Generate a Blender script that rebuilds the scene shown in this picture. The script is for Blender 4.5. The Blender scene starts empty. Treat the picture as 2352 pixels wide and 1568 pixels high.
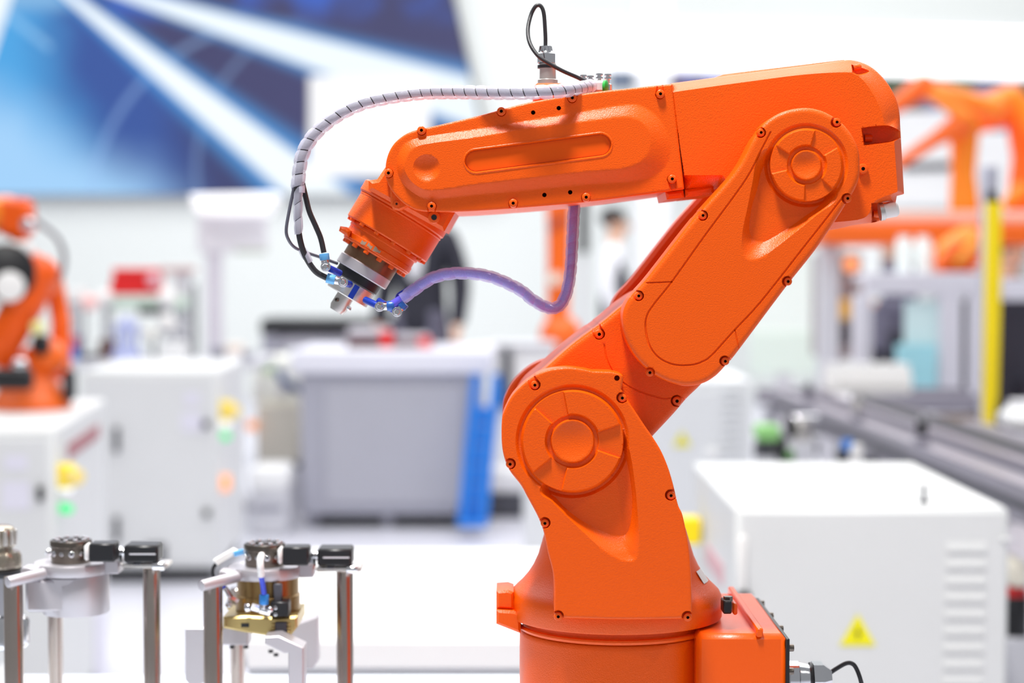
import bpy, math, random
import numpy as np
from mathutils import Vector, Matrix
from mathutils.geometry import delaunay_2d_cdt

random.seed(7)
S = bpy.context.scene
COL = S.collection
PI = math.pi

# ------------------------------------------------------------------ camera, world, lamps, exposure
F = 4300.0                       # focal length in pixels of the 2352 x 1568 frame
CX, CY = 1176.0, 784.0
PITCH = math.atan((784 - 620) / F)
CAMZ = 1.15
cam_d = bpy.data.cameras.new('camera')
cam = bpy.data.objects.new('camera', cam_d)
COL.objects.link(cam)
cam.location = (0, 0, CAMZ)
cam.rotation_euler = (PI / 2 - PITCH, 0, 0)
cam_d.sensor_width = 36.0
cam_d.lens = 36.0 * F / 2352.0
cam_d.clip_start, cam_d.clip_end = 0.05, 100
cam_d.dof.use_dof = True
cam_d.dof.focus_distance = 1.425
cam_d.dof.aperture_fstop = 4.2
S.camera = cam

W = bpy.data.worlds.new('world')
S.world = W
W.use_nodes = True
bg = W.node_tree.nodes['Background']
bg.inputs[0].default_value = (0.93, 0.96, 1.0, 1)
bg.inputs[1].default_value = 0.33

def lamp(name, kind, loc, target, energy, size, color=(1, 1, 1), size_y=None):
    d = bpy.data.lights.new(name, kind)
    d.energy = energy
    d.color = color
    if kind == 'AREA':
        d.size = size
        if size_y:
            d.shape = 'RECTANGLE'
            d.size_y = size_y
    elif kind == 'SPOT':
        d.shadow_soft_size = size
        d.spot_size = math.radians(60)
        d.spot_blend = 0.6
    o = bpy.data.objects.new(name, d)
    COL.objects.link(o)
    o.location = loc
    o.rotation_euler = (Vector(target) - Vector(loc)).to_track_quat('-Z', 'Y').to_euler()
    return o

lamp('hall_light_far', 'AREA', (0, 9, 6.0), (0, 9, 0), 1240, 12, (1, 1, 1), 12)
lamp('hall_light_mid', 'AREA', (0.2, 3.2, 4.6), (0.2, 3.4, 0), 26, 2.4, (1, 1, 1), 2.4)
lamp('booth_spot_top', 'AREA', (-0.28, 0.90, 3.3), (0.2, 1.45, 1.1), 104, 0.32, (1, 0.985, 0.96), 0.32)
lamp('booth_spot_key', 'SPOT', (-0.5, -1.6, 3.6), (0.2, 1.45, 1.1), 18, 0.08, (1, 0.97, 0.93))
lamp('booth_spot_right', 'SPOT', (1.75, 0.1, 3.2), (0.1, 1.45, 1.2), 42, 0.05, (1, 0.97, 0.93))

S.view_settings.view_transform = 'Standard'
S.view_settings.look = 'None'
S.view_settings.gamma = 1
S.view_settings.exposure = 0.0
S.view_settings.use_curve_mapping = False

# ------------------------------------------------------------------ pixel ray -> point in the room
CP, SP = math.cos(PITCH), math.sin(PITCH)
def P(px, py, Y):
    a, b = (px - CX) / F, (CY - py) / F
    t = Y / (CP + b * SP)
    return Vector((a * t, Y, CAMZ + (b * CP - SP) * t))
def PN(xy, Y):
    a = (xy[:, 0] - CX) / F
    b = (CY - xy[:, 1]) / F
    t = Y / (CP + b * SP)
    return np.stack([a * t, np.broadcast_to(Y, a.shape), CAMZ + (b * CP - SP) * t], 1)
def K(n, Y):                       # n pixels at distance Y, in metres
    return n * Y / F

# ------------------------------------------------------------------ materials
def lin(c):
    return tuple(((v / 255) / 12.92 if v / 255 <= 0.04045 else ((v / 255 + 0.055) / 1.055) ** 2.4) for v in c) + (1,)
MATS = {}
def mat(name, rgb, rough=0.5, metal=0.0, bump=0.0, scale=300.0, var=0.0, vscale=6.0, spec=0.5, coat=0.0, trans=0.0, emit=None, estr=1.0):
    if name in MATS:
        return MATS[name]
    m = bpy.data.materials.new(name)
    m.use_nodes = True
    nt = m.node_tree
    b = nt.nodes['Principled BSDF']
    c = lin(rgb)
    b.inputs['Base Color'].default_value = c
    b.inputs['Roughness'].default_value = rough
    b.inputs['Metallic'].default_value = metal
    b.inputs['Specular IOR Level'].default_value = spec
    b.inputs['Coat Weight'].default_value = coat
    b.inputs['Transmission Weight'].default_value = trans
    if emit:
        b.inputs['Emission Color'].default_value = lin(emit)
        b.inputs['Emission Strength'].default_value = estr
    tc = nt.nodes.new('ShaderNodeTexCoord')
    if bump:
        n = nt.nodes.new('ShaderNodeTexNoise')
        n.inputs['Scale'].default_value = scale
        n.inputs['Detail'].default_value = 2
        nt.links.new(tc.outputs['Object'], n.inputs['Vector'])
        bp = nt.nodes.new('ShaderNodeBump')
        bp.inputs['Strength'].default_value = bump
        bp.inputs['Distance'].default_value = 0.0006
        nt.links.new(n.outputs['Fac'], bp.inputs['Height'])
        nt.links.new(bp.outputs['Normal'], b.inputs['Normal'])
    if var or not bump:
        n = nt.nodes.new('ShaderNodeTexNoise')
        n.inputs['Scale'].default_value = vscale
        n.inputs['Detail'].default_value = 3
        nt.links.new(tc.outputs['Object'], n.inputs['Vector'])
        mx = nt.nodes.new('ShaderNodeMix')
        mx.data_type = 'RGBA'
        v = var or 0.03
        mx.inputs['A'].default_value = tuple(max(0, x * (1 - v)) for x in c[:3]) + (1,)
        mx.inputs['B'].default_value = tuple(min(1, x * (1 + v)) for x in c[:3]) + (1,)
        nt.links.new(n.outputs['Fac'], mx.inputs['Factor'])
        nt.links.new(mx.outputs['Result'], b.inputs['Base Color'])
    MATS[name] = m
    return m

ORANGE = mat('orange_paint', (236, 88, 0), 0.36, bump=0.5, scale=1100, var=0.04, vscale=9, spec=0.33)
ORANGE_SMOOTH = mat('orange_paint_smooth', (237, 88, 0), 0.33, bump=0.15, scale=700, spec=0.42)
ORANGE_LABEL = mat('orange_label', (234, 86, 2), 0.5, spec=0.2)
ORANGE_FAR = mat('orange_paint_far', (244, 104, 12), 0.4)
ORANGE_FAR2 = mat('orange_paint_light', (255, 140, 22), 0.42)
CHROME = mat('chrome', (228, 228, 232), 0.13, 1.0)
STEEL = mat('brushed_steel', (206, 202, 198), 0.34, 0.8, bump=0.1, scale=900)
POST = mat('ground_steel_post', (190, 178, 170), 0.24, 1.0, bump=0.06, scale=1200)
DARKSTEEL = mat('dark_steel', (120, 112, 104), 0.3, 1.0)
ALU = mat('anodised_aluminium', (190, 186, 191), 0.42, 0.6, bump=0.1, scale=900)
BRONZE = mat('bronze_anodised', (150, 122, 78), 0.32, 0.85)
GOLD = mat('gold_anodised', (186, 164, 108), 0.34, 0.75)
BROWN = mat('brown_steel_ring', (128, 96, 72), 0.4, 0.8, bump=0.1, scale=600)
BLACK = mat('black_plastic', (22, 22, 26), 0.4)
RUBBER = mat('black_rubber', (36, 34, 38), 0.45, bump=0.2, scale=900)
GREYCABLE = mat('grey_cable', (96, 96, 108), 0.35)
BLUE = mat('blue_anodised', (22, 56, 168), 0.3, 0.2)
BLUELIGHT = mat('light_blue_collar', (104, 176, 232), 0.25, 0.3)
BLUEMID = mat('mid_blue_collar', (46, 96, 176), 0.3, 0.2)
BLUETUBE = mat('blue_air_tube', (40, 70, 214), 0.25)
VIOLET = mat('violet_air_tube', (104, 96, 232), 0.25)
WHITE = mat('white_paint', (236, 236, 236), 0.45)
WHITECAB = mat('cabinet_white', (217, 218, 218), 0.5)
WHITEPLASTIC = mat('white_plastic', (236, 234, 232), 0.35)
LIGHTGREY = mat('light_grey', (206, 206, 212), 0.5)
MIDGREY = mat('mid_grey', (150, 150, 162), 0.5)
CARTGREY = mat('cart_grey', (164, 164, 176), 0.5)
DARKGREY = mat('dark_grey', (72, 72, 80), 0.5)
RAIL = mat('rail_grey', (146, 142, 154), 0.4, 0.2)
YELLOW = mat('safety_yellow', (255, 224, 0), 0.45)
SIGNYELLOW = mat('sign_yellow', (240, 230, 0), 0.5)
RED = mat('red_plastic', (226, 30, 30), 0.4)
DARKRED = mat('dark_red', (150, 40, 40), 0.5)
GREEN = mat('green_plastic', (30, 160, 60), 0.4)
PALEGREEN = mat('pale_green_plastic', (140, 200, 120), 0.5)
CREAM = mat('cream_paint', (232, 226, 210), 0.5)
BLUEPAINT = mat('blue_paint', (30, 120, 210), 0.45)
LAVENDER = mat('printed_sheet', (222, 220, 232), 0.6)
SKIN = mat('skin', (226, 178, 150), 0.5)
HAIR = mat('black_hair', (28, 24, 26), 0.5)
CLOTH_BLACK = mat('black_cloth', (42, 42, 54), 0.8)
CLOTH_WHITE = mat('white_cloth', (238, 238, 242), 0.8)
CLOTH_GREY = mat('grey_cloth', (100, 98, 116), 0.8)
HOLE_SHADE = mat('hole_shade', (60, 16, 4), 0.7)  # dark colour stands in for the shade inside sockets and holes
PURPLEGREY = mat('purple_grey', (150, 140, 176), 0.5)
GLASSBLUE = mat('tinted_acrylic', (170, 226, 240), 0.15, 0.0, trans=0.35)
LAMP_GREEN = mat('green_indicator', (60, 220, 130), 0.3, emit=(70, 230, 140), estr=0.5)
LAMP_WHITE = mat('white_indicator', (250, 250, 250), 0.2, emit=(255, 255, 255), estr=0.6)
LAMP_ORANGE = mat('orange_indicator', (255, 170, 110), 0.3, emit=(255, 160, 100), estr=0.5)

def wrap_material(name, tint, clear):
    m = bpy.data.materials.new(name)
    m.use_nodes = True
    nt = m.node_tree
    for n in list(nt.nodes):
        if n.type == 'BSDF_PRINCIPLED':
            nt.nodes.remove(n)
    out = [n for n in nt.nodes if n.type == 'OUTPUT_MATERIAL'][0]
    N = nt.nodes.new
    dif, trl, tra, gl = N('ShaderNodeBsdfDiffuse'), N('ShaderNodeBsdfTranslucent'), N('ShaderNodeBsdfTransparent'), N('ShaderNodeBsdfGlossy')
    noise = N('ShaderNodeTexNoise')
    noise.inputs['Scale'].default_value = 120
    for d in (dif, trl):
        d.inputs[0].default_value = lin(tint)
    gl.inputs['Roughness'].default_value = 0.18
    m1, m2, m3 = N('ShaderNodeMixShader'), N('ShaderNodeMixShader'), N('ShaderNodeMixShader')
    mr = N('ShaderNodeMapRange')
    mr.inputs['To Min'].default_value, mr.inputs['To Max'].default_value = clear - 0.08, clear + 0.08
    gl.inputs[0].default_value = (0.7, 0.7, 0.74, 1)
    L = nt.links.new
    m1.inputs[0].default_value = 0.4
    L(dif.outputs[0], m1.inputs[1]); L(trl.outputs[0], m1.inputs[2])
    L(noise.outputs['Fac'], mr.inputs['Value']); L(mr.outputs[0], m2.inputs[0])
    L(m1.outputs[0], m2.inputs[1]); L(tra.outputs[0], m2.inputs[2])
    m3.inputs[0].default_value = 0.07
    L(m2.outputs[0], m3.inputs[1]); L(gl.outputs[0], m3.inputs[2])
    L(m3.outputs[0], out.inputs[0])
    return m
WRAP = wrap_material('translucent_wrap', (226, 226, 242), 0.36)
WRAPCLEAR = wrap_material('clear_wrap', (214, 214, 250), 0.5)

# ------------------------------------------------------------------ objects
def empty(name, loc, label=None, cat=None, group=None, rz=0.0):
    o = bpy.data.objects.new(name, None)
    o.empty_display_size = 0.05
    COL.objects.link(o)
    o.location = loc
    o.rotation_euler = (0, 0, rz)
    tag(o, label, cat, group)
    o['w0'] = list(loc)
    return o
def tag(o, label=None, cat=None, group=None, kind=None):
    if label: o['label'] = label
    if cat: o['category'] = cat
    if group: o['group'] = group
    if kind: o['kind'] = kind
    return o
def origin_of(parent):
    p = parent
    while p is not None:
        if 'w0' in p:
            return Vector(p['w0'])
        p = p.parent
    return Vector((0, 0, 0))

class MB:
    """collects simple solids and builds them as one mesh; coordinates are world coordinates"""
    def __init__(s):
        s.v, s.f = [], []
    def add(s, vs, fs):
        o = len(s.v)
        s.v += [Vector(x) for x in vs]
        s.f += [tuple(i + o for i in f) for f in fs]
        return s
    def box(s, c, d, b=0.0, M=None):
        c = Vector(c)
        hx, hy, hz = d[0] / 2, d[1] / 2, d[2] / 2
        b = min(b, hx * 0.9, hy * 0.9, hz * 0.9)
        if b <= 0:
            vs = [Vector((x, y, z)) for x in (-hx, hx) for y in (-hy, hy) for z in (-hz, hz)]
            fs = [(0, 1, 3, 2), (4, 6, 7, 5), (0, 4, 5, 1), (2, 3, 7, 6), (0, 2, 6, 4), (1, 5, 7, 3)]
        else:
            vs, idx = [], {}
            for sx in (-1, 1):
                for sy in (-1, 1):
                    for sz in (-1, 1):
                        for ax in range(3):
                            p = [sx * (hx - b), sy * (hy - b), sz * (hz - b)]
                            p[ax] = (sx * hx, sy * hy, sz * hz)[ax]
                            idx[(sx, sy, sz, ax)] = len(vs)
                            vs.append(Vector(p))
            fs = []
            for ax in range(3):
                o1, o2 = [(1, 2), (2, 0), (0, 1)][ax]
                for sg in (-1, 1):
                    q = []
                    for a1, a2 in ((-1, -1), (1, -1), (1, 1), (-1, 1)):
                        k = [0, 0, 0]; k[ax] = sg; k[o1] = a1; k[o2] = a2
                        q.append(idx[(k[0], k[1], k[2], ax)])
                    fs.append(tuple(q if sg > 0 else q[::-1]))
                for a1 in (-1, 1):
                    for a2 in (-1, 1):
                        q = []
                        for sg, w in ((-1, o1), (1, o1), (1, o2), (-1, o2)):
                            k = [0, 0, 0]; k[ax] = sg; k[o1] = a1; k[o2] = a2
                            q.append(idx[(k[0], k[1], k[2], w)])
                        fs.append(tuple(q if a1 * a2 < 0 else q[::-1]))
            for sx in (-1, 1):
                for sy in (-1, 1):
                    for sz in (-1, 1):
                        q = [idx[(sx, sy, sz, a)] for a in range(3)]
                        fs.append(tuple(q if sx * sy * sz > 0 else q[::-1]))
        if M is not None:
            vs = [M @ v for v in vs]
        return s.add([v + c for v in vs], fs)
    def boxp(s, x0, y0, x1, y1, D, depth, b=0.0):      # box whose front face covers these pixels at distance D
        a, c = P(x0, y0, D), P(x1, y1, D)
        return s.box(((a.x + c.x) / 2, D + depth / 2, (a.z + c.z) / 2), (abs(c.x - a.x), depth, abs(a.z - c.z)), b)
    def lathe(s, o, ax, prof, n=48, a0=0.0, caps=True):
        """prof: list of (distance along ax, radius)"""
        o, ax = Vector(o), Vector(ax).normalized()
        t = ax.orthogonal().normalized()
        b = ax.cross(t)
        vs, fs = [], []
        for (h, r) in prof:
            for i in range(n):
                a = a0 + 2 * PI * i / n
                vs.append(o + ax * h + (t * math.cos(a) + b * math.sin(a)) * r)
        for k in range(len(prof) - 1):
            for i in range(n):
                j = (i + 1) % n
                fs.append((k * n + i, k * n + j, (k + 1) * n + j, (k + 1) * n + i))
        if caps:
            fs.append(tuple(range(n))[::-1])
            fs.append(tuple(range((len(prof) - 1) * n, len(prof) * n)))
        return s.add(vs, fs)
    def cyl(s, p0, p1, r0, r1=None, n=24, b=0.0):
        p0, p1 = Vector(p0), Vector(p1)
        r1 = r0 if r1 is None else r1
        L = (p1 - p0).length
        pr = [(0, r0), (L, r1)] if b <= 0 else [(0, r0 - b), (b * 0.3, r0 - b * 0.3), (b, r0), (L - b, r1), (L - b * 0.3, r1 - b * 0.3), (L, r1 - b)]
        return s.lathe(p0, p1 - p0, pr, n)
    def ball(s, c, r, n=20, sc=(1, 1, 1)):
        c = Vector(c)
        m = n // 2
        vs, fs = [], []
        for k in range(m + 1):
            th = PI * k / m
            for i in range(n):
                a = 2 * PI * i / n
                vs.append(c + Vector((r * sc[0] * math.sin(th) * math.cos(a), r * sc[1] * math.sin(th) * math.sin(a), r * sc[2] * math.cos(th))))
        for k in range(m):
            for i in range(n):
                j = (i + 1) % n
                fs.append((k * n + i, (k + 1) * n + i, (k + 1) * n + j, k * n + j))
        return s.add(vs, fs)
    def prism(s, pts, D0, D1, b=0.0):
        """outline in pixels read at distance D0, pulled straight back to D1"""
        w = [P(x, y, D0) for x, y in pts]
        A = sum(w[i].x * w[(i + 1) % len(w)].z - w[(i + 1) % len(w)].x * w[i].z for i in range(len(w)))
        if A < 0:
            w = w[::-1]
        n = len(w)
        if b > 0:
            c = Vector((sum(p.x for p in w) / n, 0, sum(p.z for p in w) / n))
            ins = []
            for i in range(n):
                e1 = (w[i] - w[i - 1]); e2 = (w[(i + 1) % n] - w[i])
                n1 = Vector((-e1.z, 0, e1.x)).normalized(); n2 = Vector((-e2.z, 0, e2.x)).normalized()
                m = (n1 + n2)
                m = m.normalized() / max(0.5, m.normalized().dot(n1)) if m.length > 1e-6 else n1
                ins.append(w[i] + m * b)
            loops = [[Vector((p.x, D0, p.z)) for p in ins], [Vector((p.x, D0 + b, p.z)) for p in w], [Vector((p.x, D1, p.z)) for p in w]]
        else:
            loops = [[Vector((p.x, D0, p.z)) for p in w], [Vector((p.x, D1, p.z)) for p in w]]
        vs = [p for l in loops for p in l]
        fs = [tuple(range(n))]
        for k in range(len(loops) - 1):
            for i in range(n):
                j = (i + 1) % n
                fs.append((k * n + i, (k + 1) * n + i, (k + 1) * n + j, k * n + j))
        fs.append(tuple(range((len(loops) - 1) * n, len(loops) * n))[::-1])
        return s.add(vs, fs)
    def tube(s, path, r, n=12, caps=True):
        vs, fs = [], []
        fr = frames(path)
        m = len(path)
        for k, (p, t, b) in enumerate(fr):
            rr = r[k] if isinstance(r, (list, tuple)) else r
            for i in range(n):
                a = 2 * PI * i / n
                vs.append(p + (t * math.cos(a) + b * math.sin(a)) * rr)
        for k in range(m - 1):
            for i in range(n):
                j = (i + 1) % n
                fs.append((k * n + i, k * n + j, (k + 1) * n + j, (k + 1) * n + i))
        if caps:
            fs.append(tuple(range(n))[::-1]); fs.append(tuple(range((m - 1) * n, m * n)))
        return s.add(vs, fs)
    def ribbon(s, path, R, pitch, width, th=0.0005, per=22):
        """helical strip wound round a path"""
        L = [0.0]
        for a, b in zip(path, path[1:]):
            L.append(L[-1] + (b - a).length)
        fr = frames(path)
        def at(u):
            u = min(max(u, 0), L[-1] - 1e-9)
            lo = max(0, min(len(L) - 2, int(np.searchsorted(L, u) - 1)))
            q = (u - L[lo]) / max(1e-9, L[lo + 1] - L[lo])
            (p0, t0, b0), (p1, t1, b1) = fr[lo], fr[lo + 1]
            return p0.lerp(p1, q), t0.lerp(t1, q), b0.lerp(b1, q)
        turns = L[-1] / pitch
        m = int(turns * per)
        vs, fs = [], []
        for k in range(m + 1):
            u, a = L[-1] * k / m, 2 * PI * turns * k / m
            for w, rr in ((-0.5, R), (-0.25, R + th), (0.25, R + th), (0.5, R)):
                p, t, b = at(u + w * width)
                vs.append(p + (t * math.cos(a) + b * math.sin(a)) * rr)
        for k in range(m):
            for i in range(3):
                fs.append((k * 4 + i, k * 4 + i + 1, k * 4 + 5 + i, k * 4 + 4 + i))
        return s.add(vs, fs)
    def build(s, name, m, parent=None, smooth=True, angle=38, label=None):
        o = mesh_obj(name, s.v, s.f, m, parent, smooth, angle)
        if label: o['label'] = label
        return o

def frames(path):
    path = [Vector(p) for p in path]
    out, t = [], None
    for i, p in enumerate(path):
        d = (path[min(i + 1, len(path) - 1)] - path[max(i - 1, 0)]).normalized()
        if t is None:
            t = d.orthogonal().normalized()
        t = (t - d * t.dot(d)).normalized()
        out.append((p, t.copy(), d.cross(t)))
    return out

def mesh_obj(name, vs, fs, m, parent=None, smooth=True, angle=38):
    o0 = origin_of(parent)
    me = bpy.data.meshes.new(name)
    me.from_pydata([tuple(Vector(v) - o0) for v in vs], [], fs)
    me.materials.append(m)
    me.update()
    if smooth:
        me.polygons.foreach_set('use_smooth', [True] * len(me.polygons))
        me.set_sharp_from_angle(angle=math.radians(angle))
    o = bpy.data.objects.new(name, me)
    COL.objects.link(o)
    if parent is not None:
        o.parent = parent
    return o

def curve(pts, n=10, closed=False):
    """smooth line through points (tuples or Vectors of any size)"""
    p = [np.array(q, float) for q in pts]
    m = len(p)
    out = []
    for i in range(m if closed else m - 1):
        a, b = p[i], p[(i + 1) % m]
        z = p[(i - 1) % m] if (closed or i > 0) else 2 * a - b
        d = p[(i + 2) % m] if (closed or i < m - 2) else 2 * b - a
        for k in range(n):
            t = k / n
            out.append(0.5 * ((2 * a) + (b - z) * t + (2 * z - 5 * a + 4 * b - d) * t * t + (-z + 3 * a - 3 * b + d) * t ** 3))
    if not closed:
        out.append(p[-1])
    return out
def path3(pts, n=10):            # pts: (px, py, D)
    return [Vector(q) for q in curve([P(*q) for q in pts], n)]

# ------------------------------------------------------------------ relief plates: an outline with modelled relief on its face
def outline(pts, step=3.0):
    """closed line through points; a point with a third value is a corner; resampled evenly"""
    cs = [i for i, p in enumerate(pts) if len(p) > 2]
    q = [np.array(p[:2], float) for p in pts]
    res = []
    if not cs:
        res = curve(q, 12, True)
    else:
        m = len(q)
        for a, b in zip(cs, cs[1:] + [cs[0] + m]):
            seg = [q[i % m] for i in range(a, b + 1)]
            res += (curve(seg, 12) if len(seg) > 2 else [seg[0] + (seg[1] - seg[0]) * t / 12 for t in range(13)])[:-1]
    res = np.array(res)
    d = np.linalg.norm(np.roll(res, -1, 0) - res, axis=1)
    L = np.concatenate([[0], np.cumsum(d)])
    n = max(8, int(L[-1] / step))
    u = np.arange(n) * L[-1] / n
    rr = np.vstack([res, res[:1]])
    out = np.stack([np.interp(u, L, rr[:, 0]), np.interp(u, L, rr[:, 1])], 1)
    x, y = out[:, 0], out[:, 1]
    if np.sum(x * np.roll(y, -1) - np.roll(x, -1) * y) < 0:
        out = out[::-1]
    return np.ascontiguousarray(out)
def circle(c, r, step=2.5):
    n = max(12, int(2 * PI * r / step))
    a = np.arange(n) * 2 * PI / n
    return np.stack([c[0] + r * np.cos(a), c[1] + r * np.sin(a)], 1)
def capsule(a, b, r, step=2.5):
    a, b = np.array(a, float), np.array(b, float)
    t = math.atan2(b[1] - a[1], b[0] - a[0])
    k = max(6, int(PI * r / step))
    p = [b + r * np.array([math.cos(t - PI / 2 + PI * i / k), math.sin(t - PI / 2 + PI * i / k)]) for i in range(k + 1)]
    p += [a + r * np.array([math.cos(t + PI / 2 + PI * i / k), math.sin(t + PI / 2 + PI * i / k)]) for i in range(k + 1)]
    return outline([tuple(q) for q in p], step)
def sector(c, r0, r1, a0, a1, step=2.5):
    a0, a1 = math.radians(a0), math.radians(a1)
    k = 24
    p = [(c[0] + r1 * math.cos(a0 + (a1 - a0) * i / k), c[1] - r1 * math.sin(a0 + (a1 - a0) * i / k)) + ((1,) if i in (0, k) else ()) for i in range(k + 1)]
    p += [(c[0] + r0 * math.cos(a1 + (a0 - a1) * i / k), c[1] - r0 * math.sin(a1 + (a0 - a1) * i / k)) + ((1,) if i in (0, k) else ()) for i in range(k + 1)]
    return outline(p, step)
def segdist(pts, a, b):
    out = np.full(len(pts), 1e9)
    for i in range(0, len(pts), 4000):
        q = pts[i:i + 4000]
        ab = (b - a)[None]
        t = np.clip(((q[:, None] - a[None]) * ab).sum(2) / np.maximum(1e-9, (ab ** 2).sum(2)), 0, 1)
        d = q[:, None] - (a[None] + t[..., None] * ab)
        out[i:i + 4000] = np.sqrt((d ** 2).sum(2)).min(1)
    return out
def inside(pts, poly):
    x, y = pts[:, 0][:, None], pts[:, 1][:, None]
    x0, y0 = poly[:, 0][None], poly[:, 1][None]
    x1, y1 = np.roll(poly[:, 0], -1)[None], np.roll(poly[:, 1], -1)[None]
    c = ((y0 > y) != (y1 > y)) & (x < (x1 - x0) * (y - y0) / np.where(y1 == y0, 1e-9, y1 - y0) + x0)
    return c.sum(1) % 2 == 1
def sdf(pts, poly):              # negative inside
    lo, hi = poly.min(0) - 40, poly.max(0) + 40
    near = ((pts > lo) & (pts < hi)).all(1)
    out = np.full(len(pts), 40.0)
    if near.any():
        q = pts[near]
        d = segdist(q, poly, np.roll(poly, -1, 0))
        out[near] = np.where(inside(q, poly), -d, d)
    return out
def offset(poly, d):             # positive = outwards (poly is counter-clockwise in x,y)
    t = np.roll(poly, -1, 0) - np.roll(poly, 1, 0)
    t /= np.maximum(1e-9, np.linalg.norm(t, axis=1))[:, None]
    return poly + d * np.stack([t[:, 1], -t[:, 0]], 1)

def resample(line, step=2.5):
    L = np.concatenate([[0], np.cumsum(np.linalg.norm(np.diff(line, axis=0), axis=1))])
    u = np.linspace(0, L[-1], max(3, int(L[-1] / step)))
    return np.stack([np.interp(u, L, line[:, 0]), np.interp(u, L, line[:, 1])], 1)

def relief(name, parent, m, poly, Df, Db, feats=(), er=4.0, ed=None, grid=5.0, back=True, label=None, angle=32):
    """Plate: outline poly (pixels at Df), face at Df, straight sides back to Db.
    feats are applied in order:  ('set', poly, h, w)  plateau h inside poly, flank w wide inside the line
                                 ('loft', outer, inner, h)  slope between two lines
                                 ('groove', line, depth, w)   ('dish', centre, r, depth)"""
    K0 = Df / F
    ed = er if ed is None else ed
    n0 = len(poly)
    extra = []
    for t in (0.12, 0.35, 0.65, 1.0):
        extra.append(offset(poly, -er * t))
    for f in feats:
        if f[0] == 'set':
            extra += [f[1], offset(f[1], -f[3])]
        elif f[0] == 'loft':
            extra += [f[1], f[2]]
        elif f[0] == 'groove':
            f = ('groove', resample(f[1]), f[2], f[3])
            nn = np.gradient(f[1], axis=0)
            nn /= np.maximum(1e-9, np.linalg.norm(nn, axis=1))[:, None]
            nn = np.stack([nn[:, 1], -nn[:, 0]], 1)
            for k in (-1, -0.4, 0.4, 1):
                extra.append(f[1] + nn * k * f[3])
        elif f[0] == 'dish':
            extra += [circle(f[1], f[2] * k) for k in (1, 0.75, 0.5, 0.25)]
    lo, hi = poly.min(0), poly.max(0)
    gx, gy = np.meshgrid(np.arange(lo[0], hi[0], grid), np.arange(lo[1], hi[1], grid))
    gx = gx + (np.arange(gx.shape[0]) % 2)[:, None] * grid / 2
    extra.append(np.stack([gx.ravel(), gy.ravel()], 1))
    seen, pts = set(), []
    def put(a, mind, cell):
        d = sdf(a, poly)
        for q, s in zip(a, d):
            if s > -mind:
                continue
            k = (int(q[0] / cell), int(q[1] / cell))
            if k in seen:
                continue
            seen.add(k)
            pts.append(q)
    for e in extra[:-1]:
        put(e, 0.3, 1.0)
    fine = set((int(p[0] / (grid * 0.6)), int(p[1] / (grid * 0.6))) for p in pts)
    g = extra[-1]
    g = g[np.array([(int(q[0] / (grid * 0.6)), int(q[1] / (grid * 0.6))) not in fine for q in g])]
    put(g, er * 0.8 + 0.5, 1.0)
    allp = [Vector(map(float, q)) for q in poly] + [Vector(map(float, q)) for q in pts]
    ov, oe, of, iv, _, _ = delaunay_2d_cdt(allp, [(i, (i + 1) % n0) for i in range(n0)], [], 1, 1e-4)
    xy = np.array([(v.x, v.y) for v in ov])
    h = np.zeros(len(xy))
    for f in feats:
        if f[0] == 'set':
            t = np.clip(-sdf(xy, f[1]) / f[3], 0, 1)
            h = h + (f[2] - h) * t
        elif f[0] == 'loft':
            do, di = np.maximum(0, -sdf(xy, f[1])), np.maximum(0, sdf(xy, f[2]))
            t = do / np.maximum(1e-6, do + di)
            t = t * 0.8 + 0.2 * t * t * (3 - 2 * t)
            h = h + (f[3] - h * 0) * t
        elif f[0] == 'groove':
            d = segdist(xy, f[1][:-1], f[1][1:])
            h = h - f[2] * np.clip((f[3] - d) / (f[3] * 0.6), 0, 1)
        elif f[0] == 'dish':
            r = np.linalg.norm(xy - np.array(f[1])[None], axis=1) / f[2]
            h = h - f[3] * np.clip(1 - r * r, 0, 1)
    de = np.maximum(0, -sdf(xy, poly))
    q = np.clip(1 - de / er, 0, 1)
    h = h - ed * K0 * (1 - np.sqrt(np.maximum(0, 1 - q * q)))
    W = PN(xy, Df - h)
    vs = [Vector(p) for p in W]
    fs = []
    for t in of:
        a, b, c = (vs[i] for i in t)
        fs.append(tuple(t) if (b - a).cross(c - a).y < 0 else tuple(t)[::-1])
    # rim in order of the input outline
    where = {}
    for i, lst in enumerate(iv):
        for k in lst:
            where[k] = i
    rim = [where[k] for k in range(n0) if k in where]
    b0 = len(vs)
    vs += [Vector((vs[i].x, Db, vs[i].z)) for i in rim]
    m0 = len(rim)
    for i in range(m0):
        j = (i + 1) % m0
        f = (rim[i], b0 + i, b0 + j, rim[j])
        fs.append(f[::-1])
    if back:
        fs.append(tuple(range(b0, b0 + m0)))
    o = mesh_obj(name, vs, fs, m, parent, True, angle)
    if label: o['label'] = label
    return o, lambda p, lift=0.0: surface(p, xy, h, Df, lift)
def surface(p, xy, h, Df, lift):
    i = np.argmin(((xy - np.array(p)[None]) ** 2).sum(1))
    return P(p[0], p[1], Df - h[i] - lift)

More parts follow.
